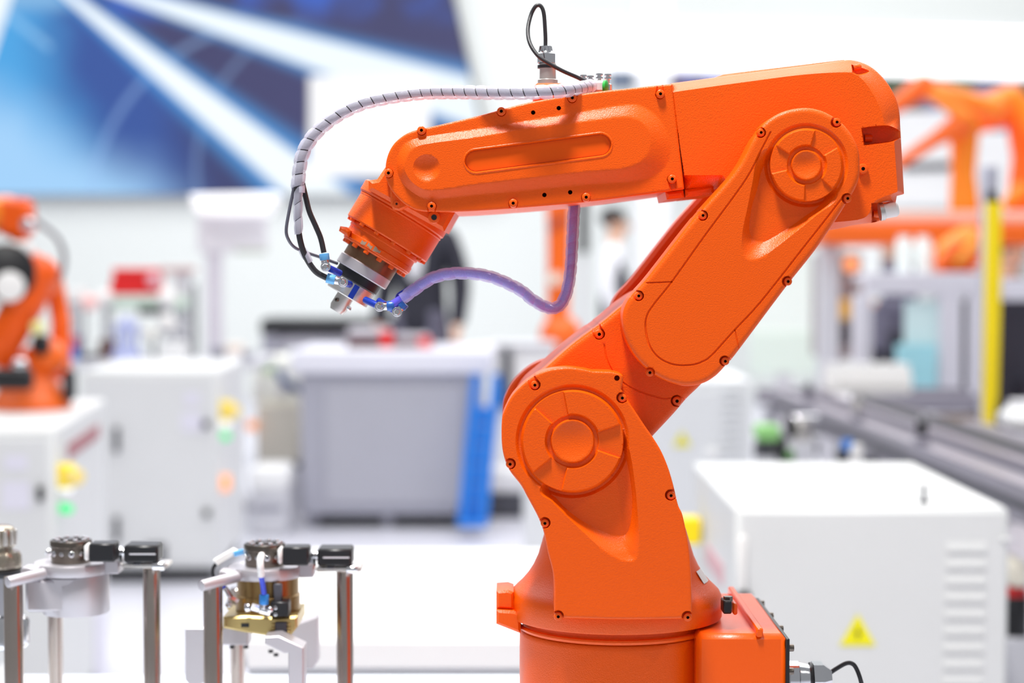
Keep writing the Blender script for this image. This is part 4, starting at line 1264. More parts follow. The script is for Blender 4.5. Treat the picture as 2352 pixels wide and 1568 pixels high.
for x in (-cw / 2 + 0.05, -0.02, cw / 2 - 0.05):
    for y in (-0.28, 0.28):
        local(MB().box((x, y, 0.03), (0.05, 0.06, 0.06), 0.006), 'foot', MIDGREY, cart)
for px0, px1, y0, y1 in ((800, 905, 752, 802), (907, 992, 768, 802)):
    a_, b2 = P(px0, y1, Yc + 0.25), P(px1, y0, Yc + 0.25)
    lab = 'dark crate with red sides on the cart, the larger of two' if px0 == 800 else 'dark crate with red sides on the cart, the smaller of two'
    cr = empty('crate', ((a_.x + b2.x) / 2, Yc + 0.3, zt_), lab, 'crate', 'crates on the grey cart')
    w_ = b2.x - a_.x
    h_ = b2.z - zt_
    local(MB().box((0, 0, h_ * 0.25), (w_, 0.24, h_ * 0.5), 0.004), 'crate_base', mat('maroon_plastic', (84, 34, 38), 0.5), cr)
    local(MB().box((-0.01, 0, h_ * 0.75), (w_ * 0.9, 0.22, h_ * 0.5), 0.01), 'crate_lid', mat('pale_lid', (190, 186, 194), 0.4), cr)
    local(MB().box((w_ / 2 - 0.03, -0.122, h_ * 0.45), (0.055, 0.01, h_ * 0.8), 0.003), 'red_side', RED, cr)

# blue trolley leaning beside the cart
bt_ = empty('hand_truck', (P(1096, 1200, 8.1).x, 8.1, 0), 'blue folding hand truck leaning on the right side of the grey cart', 'trolley')
bl = MB()
for sx in (-0.045, 0.045):
    bl.tube([P(1085, 1205, 8.06) + Vector((sx, 0, 0)), P(1096, 1080, 8.11) + Vector((sx, 0, 0)), P(1110, 940, 8.16) + Vector((sx, 0, 0)), P(1117, 860, 8.19) + Vector((sx, 0, 0))], 0.022, 12)
bl.build('side_rail', BLUEPAINT, bt_)
for k in range(6):
    t = k / 5
    p = P(1088 + 23 * t, 1180 - 225 * t, 8.09 + 0.08 * t)
    MB().box(p, (0.09, 0.02, 0.082), 0.004).build('slat', BLUEPAINT, bt_)
MB().box(P(1086, 1208, 8.02) + Vector((0, -0.01, 0.012)), (0.12, 0.10, 0.02), 0.004).build('toe_plate', BLUEPAINT, bt_)
for sx in (-0.06, 0.06):
    p = P(1086, 1208, 8.12) + Vector((sx, 0, 0.045))
    MB().cyl(p + Vector((-0.012, 0, 0)), p + Vector((0.012, 0, 0)), 0.045, n=20, b=0.006).build('wheel', DARKGREY, bt_)

# ------------------------------------------------------------------ the big video wall
class NX:
    """number in a node tree, for writing shader formulas"""
    nt = None
    def __init__(s, sock): s.s = sock
    @staticmethod
    def m(op, *a, clamp=False):
        n = NX.nt.nodes.new('ShaderNodeMath')
        n.operation = op
        n.use_clamp = clamp
        for i, x in enumerate(a):
            if isinstance(x, NX): NX.nt.links.new(x.s, n.inputs[i])
            else: n.inputs[i].default_value = x
        return NX(n.outputs[0])
    def __add__(s, o): return NX.m('ADD', s, o)
    __radd__ = __add__
    def __sub__(s, o): return NX.m('SUBTRACT', s, o)
    def __rsub__(s, o): return NX.m('SUBTRACT', o, s)
    def __mul__(s, o): return NX.m('MULTIPLY', s, o)
    __rmul__ = __mul__
    def __truediv__(s, o): return NX.m('DIVIDE', s, o)
def nabs(a): return NX.m('ABSOLUTE', a)
def sstep(a, b, x):               # 0 at a, 1 at b
    n = NX.nt.nodes.new('ShaderNodeMapRange')
    n.interpolation_type = 'SMOOTHSTEP'
    n.inputs['From Min'].default_value, n.inputs['From Max'].default_value = min(a, b), max(a, b)
    n.inputs['To Min'].default_value, n.inputs['To Max'].default_value = (0, 1) if a < b else (1, 0)
    NX.nt.links.new(x.s, n.inputs['Value'])
    return NX(n.outputs[0])
def cmix(f, A, B):
    n = NX.nt.nodes.new('ShaderNodeMix')
    n.data_type = 'RGBA'
    for k, v in (('A', A), ('B', B)):
        if isinstance(v, tuple): n.inputs[k].default_value = lin(v)
        else: NX.nt.links.new(v, n.inputs[k])
    NX.nt.links.new(f.s, n.inputs['Factor'])
    return n.outputs['Result']
def screen_material():
    m = bpy.data.materials.new('video_wall_picture')
    m.use_nodes = True
    nt = NX.nt = m.node_tree
    b = nt.nodes['Principled BSDF']
    uv = nt.nodes.new('ShaderNodeUVMap')
    sp = nt.nodes.new('ShaderNodeSeparateXYZ')
    nt.links.new(uv.outputs[0], sp.inputs[0])
    x, y = NX(sp.outputs[0]) * 1000.0, NX(sp.outputs[1]) * 1000.0
    nz = nt.nodes.new('ShaderNodeTexNoise')
    nz.inputs['Scale'].default_value = 5.0
    nt.links.new(uv.outputs[0], nz.inputs['Vector'])
    noise = NX(nz.outputs['Fac'])
    # signed distance to the narrow beam: positive below and left of it
    def line(x0, y0, x1, y1):
        L = math.hypot(x1 - x0, y1 - y0)
        return ((x - x0) * (-(y1 - y0) / L) + (y - y0) * ((x1 - x0) / L)), ((x - x0) * ((x1 - x0) / L) + (y - y0) * ((y1 - y0) / L))
    d1, s1 = line(170, 0, 700, 425)
    d2, s2 = line(270, -20, 960, 195)
    # left field: blue, brighter towards the lower left, darker towards the beam
    leftm = sstep(-10, 30, d1)
    blue = cmix(sstep(260, 60, x + 0.25 * y * -1.0 + noise * 160), (16, 70, 150), (60, 160, 224))
    blue = cmix(sstep(250, 470, y + noise * 140 - 0.55 * x + 60), blue, (158, 206, 246))
    blue = cmix(sstep(330, 520, x + noise * 60 - 0.1 * y), blue, (30, 40, 96))
    blue = cmix(sstep(30, -10, y - 20 + noise * 30), blue, (120, 176, 222))
    navy = cmix(noise, (34, 34, 84), (44, 46, 100))
    topb = sstep(70, 0, y) * sstep(0.42, 0.62, noise)
    navy = cmix(topb, navy, (26, 86, 190))
    col = cmix(leftm, navy, blue)
    for x0, y0, x1, y1 in ((0, 20, 118, 112),):
        d, s = line(x0, y0, x1, y1)
        col = cmix(sstep(13, 2, nabs(d)) * sstep(150, 140, s) * sstep(-20, 0, s) * 0.6, col, (150, 205, 245))
    # arcs
    for cx, cy, r, w_, st_ in ((640, 480, 430, 9, 0.4), (800, 380, 350, 8, 0.3)):
        rr = NX.m('SQRT', (x - cx) * (x - cx) + (y - cy) * (y - cy))
        col = cmix(sstep(w_ * 1.4, w_ * 0.2, nabs(rr - r)) * st_ * sstep(760, 500, x), col, (150, 190, 240))
    # beams with a blue edge
    w1 = s1 * 0.05 + 11.0
    col = cmix(sstep(2.6, 0.9, nabs(d1) / w1) * 0.75, col, (60, 160, 236))
    col = cmix(sstep(1.25, 0.8, nabs(d1) / w1), col, (244, 252, 255))
    w2 = s2 * 0.052 + 12.0
    col = cmix(sstep(1.9, 0.9, nabs(d2) / w2) * 0.8, col, (70, 150, 220))
    col = cmix(sstep(1.15, 0.75, nabs(d2) / w2), col, (240, 250, 255))
    # white card with faint rows of text
    q = NX.m('MAXIMUM', nabs(x - 848) - 138.0, nabs(y - 290) - 115.0)
    tb = NX.m('GREATER_THAN', NX.m('SINE', y * 0.35), 0.5) * NX.m('GREATER_THAN', noise, 0.52) * sstep(80, 60, nabs(x - 850))
    card = cmix(tb * 0.12, (255, 255, 255), (150, 170, 220))
    col = cmix(sstep(8, -4, q), col, card)
    nt.links.new(col, b.inputs['Emission Color'])
    b.inputs['Emission Strength'].default_value = 1.0
    b.inputs['Base Color'].default_value = (0.02, 0.02, 0.03, 1)
    b.inputs['Roughness'].default_value = 0.6
    return m
YS = 16.85
sc_ = empty('video_wall', (P(500, 300, YS).x, 16.93, P(500, 445, YS).z), 'huge blue video wall showing white light beams on the back wall', 'screen')
pts = [(-700, -420), (930, -420), (1040, 0), (1096, 250), (1142, 447), (-700, 447)]
MB().prism([(x - 2 if x < 0 else x + 6, y) for x, y in pts], 16.86, 16.98).build('screen_housing', DARKGREY, sc_)
pic = MB()
pic.v = [P(x, y, YS) for x, y in pts]
pic.f = [tuple(range(len(pts)))[::-1]]
so = pic.build('screen_picture', screen_material(), sc_, False)
uvl = so.data.uv_layers.new(name='UVMap')
for lp_ in so.data.loops:
    x, y = pts[lp_.vertex_index]
    uvl.data[lp_.index].uv = (x / 1000, y / 1000)
if so.data.polygons[0].normal.y > 0:
    so.data.flip_normals()

# light box along the top, dark display band below it
LBOX = mat('light_box_face', (255, 255, 255), 0.5, emit=(255, 255, 255), estr=1.25)
lb = empty('light_box', (P(1800, 120, 15).x, 15.1, P(1800, 170, 15).z), 'long glowing white light box high on the wall over the big orange robot', 'light')
MB().prism([(1296, 48), (1310, 40), (2352, 66), (2900, 80), (2900, 186), (2352, 174), (1310, 148), (1290, 138), (1284, 90)], 15.0, 15.3, 0.02).build('diffuser', LBOX, lb)
MB().prism([(1280, 36), (2900, 70), (2900, 80), (1280, 44)], 14.99, 15.35, 0.005).build('frame', WHITE, lb)
def band_material():
    m = bpy.data.materials.new('display_band_print')
    m.use_nodes = True
    nt = m.node_tree
    b = nt.nodes['Principled BSDF']
    tc = nt.nodes.new('ShaderNodeTexCoord')
    n = nt.nodes.new('ShaderNodeTexNoise')
    n.inputs['Scale'].default_value = 2.2
    n.inputs['Detail'].default_value = 1
    nt.links.new(tc.outputs['Object'], n.inputs['Vector'])
    r = nt.nodes.new('ShaderNodeValToRGB')
    el = r.color_ramp.elements
    el[0].position, el[0].color = 0.36, lin((84, 108, 60))
    el[1].position, el[1].color = 0.64, lin((110, 92, 88))
    for p, c in ((0.44, (70, 74, 66)), (0.5, (86, 80, 84)), (0.56, (120, 124, 184))):
        e = el.new(p); e.color = lin(c)
    nt.links.new(n.outputs['Fac'], r.inputs['Fac'])
    nt.links.new(r.outputs['Color'], b.inputs['Base Color'])
    b.inputs['Roughness'].default_value = 0.6
    return m
dbm = band_material()
db = empty('picture_wall', (P(1900, 200, 15.6).x, 15.95, P(1900, 300, 15.6).z), 'dark printed display panel hanging under the light box', 'panel')
MB().prism([(1400, 140), (1460, 140), (1462, 205), (1400, 205)], 15.9, 16.0, 0.01).build('panel_board', mat('slate_print', (112, 124, 144), 0.6), db)
MB().prism([(1543, 140), (2700, 140), (2700, 345), (2064, 320), (2064, 260), (1543, 250)], 15.9, 16.0, 0.01).build('panel_board', dbm, db)
tv = empty('partition_wall', (P(2000, 370, 15.4).x, 15.5, P(2000, 470, 15.4).z), 'white wall panel with a dark lower strip seen between the far orange robots', 'panel')
MB().prism([(2040, 258), (2236, 252), (2238, 302), (2560, 298), (2560, 470), (2040, 475)], 15.4, 15.5, 0.01).build('panel_board', WHITE, tv)
MB().prism([(2074, 376), (2230, 370), (2230, 388), (2074, 392)], 15.38, 15.4, 0.003).build('dark_strip', DARKGREY, tv)

# ------------------------------------------------------------------ orange robots in the background
def limb(par, name, m, pts, D, th, r=None):
    """tapered casting: pts (px, py, radius px)"""
    mb = MB()
    for (x0, y0, r0), (x1, y1, r1) in zip(pts, pts[1:]):
        mb.cyl(P(x0, y0, D), P(x1, y1, D), K(r0, D), K(r1, D), 20)
    for x0, y0, r0 in pts:
        mb.ball(P(x0, y0, D), K(r0 * 1.02, D), 18, (1, th, 1))
    return mb.build(name, m, par)

# robot on top of the left controller cabinet
Yr = 5.0
r1 = empty('robot_arm', (P(60, 905, Yr).x, Yr, P(60, 905, Yr).z), 'orange robot arm with black joints standing on the left controller cabinet', 'robot')
topA = cA.location.z + fA.z
base_z = topA
p0 = P(70, 900, Yr)
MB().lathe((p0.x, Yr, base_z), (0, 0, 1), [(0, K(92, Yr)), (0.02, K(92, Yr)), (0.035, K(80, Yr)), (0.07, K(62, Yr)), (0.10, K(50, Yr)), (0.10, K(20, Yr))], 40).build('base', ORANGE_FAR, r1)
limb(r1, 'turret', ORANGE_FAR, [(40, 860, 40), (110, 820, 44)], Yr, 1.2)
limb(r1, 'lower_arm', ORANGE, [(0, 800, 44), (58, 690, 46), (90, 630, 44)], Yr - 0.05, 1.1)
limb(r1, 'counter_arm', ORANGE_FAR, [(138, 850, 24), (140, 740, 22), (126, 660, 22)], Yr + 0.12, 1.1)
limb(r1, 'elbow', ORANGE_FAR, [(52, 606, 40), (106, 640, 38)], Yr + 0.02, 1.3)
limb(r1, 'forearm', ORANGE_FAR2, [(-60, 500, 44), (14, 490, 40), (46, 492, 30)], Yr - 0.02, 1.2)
MB().box(P(38, 500, Yr - 0.03), (0.085, 0.09, 0.10), 0.015).build('wrist_block', ORANGE, r1)
limb(r1, 'wrist', ORANGE_FAR, [(34, 530, 20), (52, 555, 16)], Yr - 0.03, 1.1)
MB().cyl(P(14, 626, Yr - 0.13), P(14, 626, Yr + 0.05), K(66, Yr), n=32, b=0.01).build('joint_motor', BLACK, r1)
MB().cyl(P(22, 658, Yr - 0.16), P(22, 658, Yr - 0.12), K(34, Yr), n=28, b=0.008).build('motor_cap', WHITEPLASTIC, r1)
MB().box(P(44, 574, Yr - 0.08), (0.07, 0.06, 0.046), 0.012).build('tool_head', WHITEPLASTIC, r1)
MB().box(P(7, 578, Yr - 0.09), (0.014, 0.03, 0.03), 0.003).build('yellow_tag', SIGNYELLOW, r1)
MB().cyl(P(70, 515, Yr - 0.1), P(56, 514, Yr - 0.12), K(14, Yr), n=16, b=0.003).build('chrome_flange', CHROME, r1)
MB().box(P(30, 870, Yr - 0.15), (0.10, 0.05, 0.055), 0.01).build('cable_box', BLACK, r1)
MB().box(P(160, 885, Yr - 0.02), (0.025, 0.06, 0.08), 0.006).build('cable_box', BLACK, r1)
MB().box(P(94, 790, Yr - 0.07), (0.045, 0.04, 0.05), 0.01).build('joint_box', BLACK, r1)
MB().ball(P(86, 752, Yr - 0.1), 0.02, 14).build('sensor_dome', mat('pale_yellow', (232, 226, 150), 0.4), r1)
MB().ball(P(46, 838, Yr - 0.14), 0.022, 14).build('chrome_cap', CHROME, r1)
MB().tube(path3([(70, 500, Yr), (100, 520, Yr), (130, 545, Yr), (146, 580, Yr), (144, 620, Yr), (128, 650, Yr)], 8), 0.007, 10).build('cable', GREYCABLE, r1)

# robot column behind the middle of the big robot
Ym = 10.3
r2 = empty('robot_arm', (P(1290, 800, Ym).x, Ym, 0), 'slim orange robot arm on a white column behind the violet hose', 'robot')
limb(r2, 'upper_column', ORANGE_FAR, [(1284, 440, 30), (1284, 560, 27), (1282, 740, 26)], Ym, 1.0)
limb(r2, 'lower_joint', ORANGE_FAR, [(1288, 770, 48), (1276, 800, 40)], Ym, 1.0)
MB().cyl(P(1276, 640, Ym - 0.1), P(1276, 640, Ym - 0.04), K(15, Ym), n=20).build('joint_cap', CREAM, r2)
limb(r2, 'hose_pack', mat('reddish_orange', (170, 56, 20), 0.5), [(1272, 520, 12), (1290, 500, 12)], Ym - 0.05, 1.0)
zb = P(1280, 830, Ym).z
pb_ = P(1280, 830, Ym)
MB().lathe((pb_.x, Ym, 0), (0, 0, 1), [(0, 0.2), (0.03, 0.2), (0.04, 0.12), (zb, 0.11), (zb + 0.03, 0.09)], 28).build('column', WHITE, r2)
bp = empty('wall_display', (P(1340, 520, 11.2).x, 11.2, 0), 'slim black display pillar behind the violet hose', 'display')
a_, b2 = P(1328, 580, 11.2), P(1352, 440, 11.2)
MB().box(((a_.x + b2.x) / 2, 11.2, (a_.z + b2.z) / 2), (b2.x - a_.x, 0.05, b2.z - a_.z), 0.006).build('panel', BLACK, bp)
MB().box(((a_.x + b2.x) / 2, 11.23, a_.z / 2), (0.03, 0.03, a_.z)).build('stand_pole', LIGHTGREY, bp)
MB().box(((a_.x + b2.x) / 2, 11.23, 0.01), (0.3, 0.3, 0.02), 0.004).build('stand_foot', LIGHTGREY, bp)

# pair of big robots on an orange gantry, far right
Yg = 7.6
g = empty('gantry_beam', (P(2150, 530, Yg).x, Yg, 0), 'thick orange gantry beam on grey legs crossing behind the yellow post', 'beam')
a_, b2 = P(1880, 562, Yg), P(2700, 512, Yg)
MB().box(((a_.x + b2.x) / 2, Yg + 0.2, (a_.z + b2.z) / 2), (b2.x - a_.x, 0.62, b2.z - a_.z), 0.012).build('beam', ORANGE_FAR, g)
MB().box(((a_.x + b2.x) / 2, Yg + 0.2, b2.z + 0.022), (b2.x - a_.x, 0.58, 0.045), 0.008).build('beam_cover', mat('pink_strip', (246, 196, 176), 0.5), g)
for px in (1905, 2690):
    p = P(px, 560, Yg)
    MB().box((p.x, Yg + 0.02, a_.z / 2), (0.08, 0.08, a_.z), 0.006).build('leg', LIGHTGREY, g)
bz = b2.z + 0.045
def far_robot(label, limbs, boxes, px):
    r = empty('robot_arm', (P(px, 480, Yg).x, Yg, bz), label, 'robot')
    for nm, m, pts, dy, th in limbs:
        limb(r, nm, m, pts, Yg + dy, th)
    for nm, m, x0, y0, x1, y1, dy in boxes:
        MB().boxp(x0, y0, x1, y1, Yg + dy, 0.12, 0.02).build(nm, m, r)
    return r
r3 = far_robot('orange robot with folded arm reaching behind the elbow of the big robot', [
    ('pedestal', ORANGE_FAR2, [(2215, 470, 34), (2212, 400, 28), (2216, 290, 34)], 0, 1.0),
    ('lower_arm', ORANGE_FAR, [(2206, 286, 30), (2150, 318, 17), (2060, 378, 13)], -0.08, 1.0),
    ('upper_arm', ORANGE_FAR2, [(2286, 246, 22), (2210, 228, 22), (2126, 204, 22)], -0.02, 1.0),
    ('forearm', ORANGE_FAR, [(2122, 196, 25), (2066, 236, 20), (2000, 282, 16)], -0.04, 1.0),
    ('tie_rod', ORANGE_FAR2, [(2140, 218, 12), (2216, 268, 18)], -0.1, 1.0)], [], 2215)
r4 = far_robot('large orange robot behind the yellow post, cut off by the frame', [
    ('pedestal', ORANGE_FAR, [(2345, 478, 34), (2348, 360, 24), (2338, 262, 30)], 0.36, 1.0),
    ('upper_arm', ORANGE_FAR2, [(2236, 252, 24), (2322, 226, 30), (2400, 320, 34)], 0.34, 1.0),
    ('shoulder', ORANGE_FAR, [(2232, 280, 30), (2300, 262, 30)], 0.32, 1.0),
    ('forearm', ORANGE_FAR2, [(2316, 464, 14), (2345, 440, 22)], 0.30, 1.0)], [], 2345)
# ------------------------------------------------------------------ yellow post and aluminium frame
Yp = 5.2
yp = empty('guard_post', (P(2275, 700, Yp).x, Yp, 0), 'bright yellow safety post with black cap at the conveyor', 'post')
mb = MB()
lo, hi = P(2272, 1000, Yp), P(2284, 462, Yp)
MB().prism([(2270, 462), (2302, 462), (2300, 700), (2294, 910), (2284, 960), (2282, 1000), (2264, 1000), (2262, 930), (2266, 700)], Yp, Yp + 0.03, 0.004).build('yellow_profile', YELLOW, yp)
MB().prism([(2270, 462), (2272, 448), (2278, 436), (2288, 440), (2298, 462)], Yp - 0.002, Yp + 0.032, 0.003).build('end_cap', BLACK, yp)
bx0, bx1 = P(2256, 900, Yp + 0.03).x, P(2290, 900, Yp + 0.03).x
zt3 = P(2270, 380, Yp + 0.03).z
MB().box(((bx0 + bx1) / 2, Yp + 0.056, zt3 / 2), (bx1 - bx0, 0.045, zt3), 0.003).build('carrier_profile', mat('profile_grey', (190, 190, 204), 0.35, 0.3), yp)
MB().box(((bx0 + bx1) / 2, Yp + 0.05, 0.01), (0.16, 0.16, 0.02), 0.003).build('base_plate', LIGHTGREY, yp)

Ya = 6.9
fr = empty('machine_frame', (P(2120, 700, Ya).x, Ya + 0.2, 0), 'pale aluminium machine frame with a turquoise acrylic panel beyond the conveyor', 'frame')
PROF = mat('profile_light', (218, 216, 226), 0.4, 0.1)
def bar(x0, y0, x1, y1, D, d, m=PROF, nm='profile', par=fr, b=0.004):
    return MB().boxp(x0, y0, x1, y1, D, d, b).build(nm, m, par)
bar(1990, 626, 2262, 676, Ya, 0.08)
bar(2310, 640, 2700, 690, Ya, 0.08)
MB().box(((P(1990, 640, Ya).x + P(2262, 640, Ya).x) / 2, Ya + 0.19, P(2100, 640, Ya).z), (P(2262, 640, Ya).x - P(1990, 640, Ya).x, 0.2, 0.03), 0.004).build('top_plate', PROF, fr)
ZT = P(2100, 640, Ya).z + 0.0155
for x0, x1 in ((1965, 2000), (2160, 2210), (2226, 2256)):
    a_, b2 = P(x0, 676, Ya), P(x1, 676, Ya)
    MB().box(((a_.x + b2.x) / 2, Ya + 0.04, a_.z / 2), (b2.x - a_.x, 0.08, a_.z), 0.004).build('upright', PROF, fr)
a_, b2 = P(2212, 690, Ya), P(2224, 900, Ya)
MB().boxp(2212, 690, 2224, 900, Ya + 0.03, 0.02).build('dark_gap', DARKGREY, fr)
MB().boxp(2078, 690, 2158, 900, Ya + 0.03, 0.012, 0.002).build('acrylic_panel', mat('pale_acrylic', (216, 240, 242), 0.25), fr)
MB().boxp(2058, 790, 2150, 888, Ya - 0.02, 0.012, 0.002).build('acrylic_panel', mat('turquoise_acrylic', (168, 224, 236), 0.25), fr)

Yk = 7.08
r5 = empty('robot_arm', (P(2196, 620, Yk).x, Yk, ZT), 'low orange robot crouching under the orange gantry beam', 'robot')
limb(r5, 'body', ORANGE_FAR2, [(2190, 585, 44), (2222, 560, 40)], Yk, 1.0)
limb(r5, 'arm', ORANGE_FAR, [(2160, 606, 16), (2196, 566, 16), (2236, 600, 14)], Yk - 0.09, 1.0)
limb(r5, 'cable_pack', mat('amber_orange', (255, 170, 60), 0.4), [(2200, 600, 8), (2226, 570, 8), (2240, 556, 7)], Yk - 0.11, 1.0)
zc = P(2196, 600, Yk).z
MB().lathe((P(2196, 620, Yk).x, Yk, ZT), (0, 0, 1), [(0, 0.085), (0.015, 0.085), (0.02, 0.06), (zc - ZT, 0.055)], 28).build('base', ORANGE_FAR, r5)

# ------------------------------------------------------------------ conveyors
cv = empty('conveyor', (P(2352, 1140, 4.4).x + 0.25, 5.2, 0), 'long grey belt conveyor running past the nearest cabinet', 'conveyor')
zc_ = 0.745
xl = P(1790, 890, 6.0).x
BELT = mat('belt_grey', (124, 120, 130), 0.5)
yA, yB = 3.15, 6.3
def xrail(y): return xl + 0.03 + (6.0 - y) * 0.03
def skew(mb_x0, mb_x1, z0, z1, nm, m, y0=yA, y1=yB):
    v = []
    for y in (y0, y1):
        for x, z in ((mb_x0, z0), (mb_x1, z0), (mb_x1, z1), (mb_x0, z1)):
            v.append((xrail(y) + x, y, z))
    return MB().add(v, [(0, 1, 2, 3), (7, 6, 5, 4), (0, 4, 5, 1), (1, 5, 6, 2), (2, 6, 7, 3), (3, 7, 4, 0)]).build(nm, m, cv, False)
skew(0.0, 0.035, zc_ - 0.075, zc_, 'side_rail', RAIL)
skew(-0.006, 0.0, zc_ - 0.045, zc_ - 0.03, 'rail_slot', DARKGREY)
skew(0.035, 0.12, zc_ - 0.05, zc_ - 0.02, 'belt', BELT)
skew(0.12, 0.15, zc_ - 0.075, zc_ + 0.004, 'side_rail', RAIL)
skew(0.15, 0.155, zc_ - 0.05, zc_ - 0.01, 'rail_slot', DARKGREY)
skew(0.155, 0.30, zc_ - 0.04, zc_ - 0.012, 'drip_tray', LIGHTGREY)
skew(0.30, 0.335, zc_ - 0.075, zc_, 'side_rail', RAIL, yA, 5.06)
skew(0.335, 0.52, zc_ - 0.05, zc_ - 0.02, 'belt', BELT, yA, 5.06)
skew(0.52, 0.555, zc_ - 0.075, zc_, 'side_rail', RAIL, yA, 5.06)
skew(0.20, 0.24, zc_ - 0.012, zc_ + 0.01, 'cable_duct', DARKGREY, 3.9, 6.0)
for y in (3.4, 4.4, 4.95, 6.2):
    for dx in (0.05, 0.5 if y < 5 else 0.22):
        MB().box((xrail(y) + dx, y, (zc_ - 0.075) / 2), (0.045, 0.045, zc_ - 0.075), 0.003).build('leg', LIGHTGREY, cv)
for y in (4.05, 4.75, 5.5):
    MB().box((xrail(y) - 0.03, y, zc_ - 0.10), (0.05, 0.10, 0.07), 0.006).build('drive_box', DARKGREY, cv)
# workpiece pallets travelling on the belts
for i, (dx, y, w_, d_, lab_) in enumerate(((0.425, 3.62, 0.13, 0.20, 'pale square workpiece pallet riding the belt, nearest of the pallets'), (0.425, 4.12, 0.13, 0.22, 'pale square workpiece pallet riding the belt, second from the nearest cabinet'), (0.425, 4.50, 0.13, 0.16, 'pale workpiece pallet riding the belt just before the white rounded box'))):
    x_ = xrail(y) + dx
    pw = empty('workpiece_pallet', (x_, y, zc_ - 0.0195), lab_, 'pallet', 'workpiece pallets on the conveyor')
    MB().box((x_, y, zc_ - 0.0195 + 0.008), (w_, d_, 0.016), 0.003).build('pallet_plate', LIGHTGREY, pw)
    MB().box((x_ + 0.01, y, zc_ - 0.0195 + 0.026), (w_ * 0.5, d_ * 0.5, 0.02), 0.004).build('fixture_block', MIDGREY if i else WHITE, pw)
    for sy in (-1, 1):
        MB().cyl((x_ - w_ * 0.38, y + sy * d_ * 0.38, zc_ - 0.004), (x_ - w_ * 0.38, y + sy * d_ * 0.38, zc_ + 0.012), 0.007, n=12, b=0.001).build('locating_pin', CHROME, pw)
# limit switches and small cylinders along the near rail
for i, (y, m_, lab_) in enumerate(((4.35, BLACK, 'small black stop cylinder on the conveyor rail, nearest of three'), (5.05, STEEL, 'small steel stop cylinder on the conveyor rail'), (5.75, DARKGREY, 'small dark grey stop cylinder on the conveyor rail, farthest of three'))):
    x_ = xrail(y) + 0.017
    sw_ = empty('stop_cylinder', (x_, y, zc_), lab_, 'cylinder', 'stop cylinders on the rail')
    MB().box((x_, y, zc_ + 0.010), (0.03, 0.05, 0.02), 0.003).build('bracket', RAIL, sw_)
    MB().cyl((x_, y, zc_ + 0.02), (x_, y, zc_ + 0.055), 0.013, n=18, b=0.002).build('barrel', m_, sw_)
    MB().cyl((x_, y, zc_ + 0.055), (x_, y, zc_ + 0.068), 0.005, n=12).build('rod', CHROME, sw_)
# transverse conveyor
cv2 = empty('conveyor', (P(2000, 920, 6.6).x, 6.6, 0), 'grey cross conveyor with brown side panel in front of the aluminium frame', 'conveyor')
z2_ = 0.725
a_, b2 = P(1760, 900, 6.5), P(2270, 900, 6.5)
xm, xw = (a_.x + b2.x) / 2, b2.x - a_.x
MB().box((xm, 6.42, z2_ - 0.03), (xw, 0.035, 0.06), 0.004).build('side_rail', RAIL, cv2)
MB().box((xm, 6.76, z2_ - 0.03), (xw, 0.035, 0.06), 0.004).build('side_rail', RAIL, cv2)
MB().box((xm, 6.59, z2_ - 0.035), (xw, 0.30, 0.02), 0.003).build('belt', BELT, cv2)
MB().box((xm + 0.15, 6.43, z2_ - 0.13), (xw - 0.3, 0.02, 0.12), 0.003).build('side_panel', mat('brown_panel', (150, 130, 112), 0.5), cv2)
for dx in (-0.36, 0.0, 0.36):
    MB().box((xm + dx, 6.59, (z2_ - 0.06) / 2), (0.05, 0.05, z2_ - 0.06), 0.003).build('leg', LIGHTGREY, cv2)
MB().box((xm - 0.2, 6.36, z2_ - 0.07), (0.06, 0.08, 0.08), 0.008).build('drive_motor', BLACK, cv2)
MB().box((xm - 0.30, 6.37, z2_ - 0.08), (0.05, 0.06, 0.09), 0.008).build('drive_motor', mat('motor_grey', (180, 180, 188), 0.4), cv2)

# tray with white bottles on the cross conveyor
try_ = empty('tray', (P(2010, 900, 6.55).x, 6.58, z2_ - 0.025), 'flat dark tray of white bottles on the cross conveyor', 'tray')
a_, b2 = P(1900, 900, 6.55), P(2090, 900, 6.55)
TC = ((a_.x + b2.x) / 2, 6.58)
MB().box((TC[0], 6.58, z2_ - 0.0184), (b2.x - a_.x, 0.24, 0.012), 0.004).build('tray_base', BLACK, try_)
for sx in (-1, 1):
    MB().box((TC[0] + sx * ((b2.x - a_.x) / 2 - 0.005), 6.58, z2_ - 0.008), (0.01, 0.24, 0.02), 0.002).build('tray_edge', DARKGREY, try_)
proto = None
n_ = 0
for row, yy in enumerate((6.50, 6.58, 6.66)):
    for k in range(6):
        x = a_.x + 0.026 + k * (b2.x - a_.x - 0.05) / 5
        loc = Vector((x, yy, z2_ - 0.0125))
        if proto is None:
            c = proto = empty('bottle', loc, 'small white bottle in rows on the dark tray', 'bottle', 'white bottles on the dark tray')
            MB().lathe(loc, (0, 0, 1), [(0, 0.018), (0.001, 0.02), (0.075, 0.02), (0.088, 0.012), (0.094, 0.011)], 20).build('bottle_body', WHITEPLASTIC, proto)
            MB().lathe(loc + Vector((0, 0, 0.092)), (0, 0, 1), [(0, 0.013), (0.016, 0.013), (0.018, 0.011)], 16).build('cap', WHITE, proto)
        else:
            c = proto.copy(); COL.objects.link(c); c.location = loc
        c['label'] = 'small white bottle on the dark tray, %s row, %s from the green partition end' % (('nearest', 'middle', 'rear')[row], ('first', 'second', 'third', 'fourth', 'fifth', 'sixth')[k])
        if c is not proto:
            for ch in list(proto.children):
                d = ch.copy(); COL.objects.link(d); d.parent = c

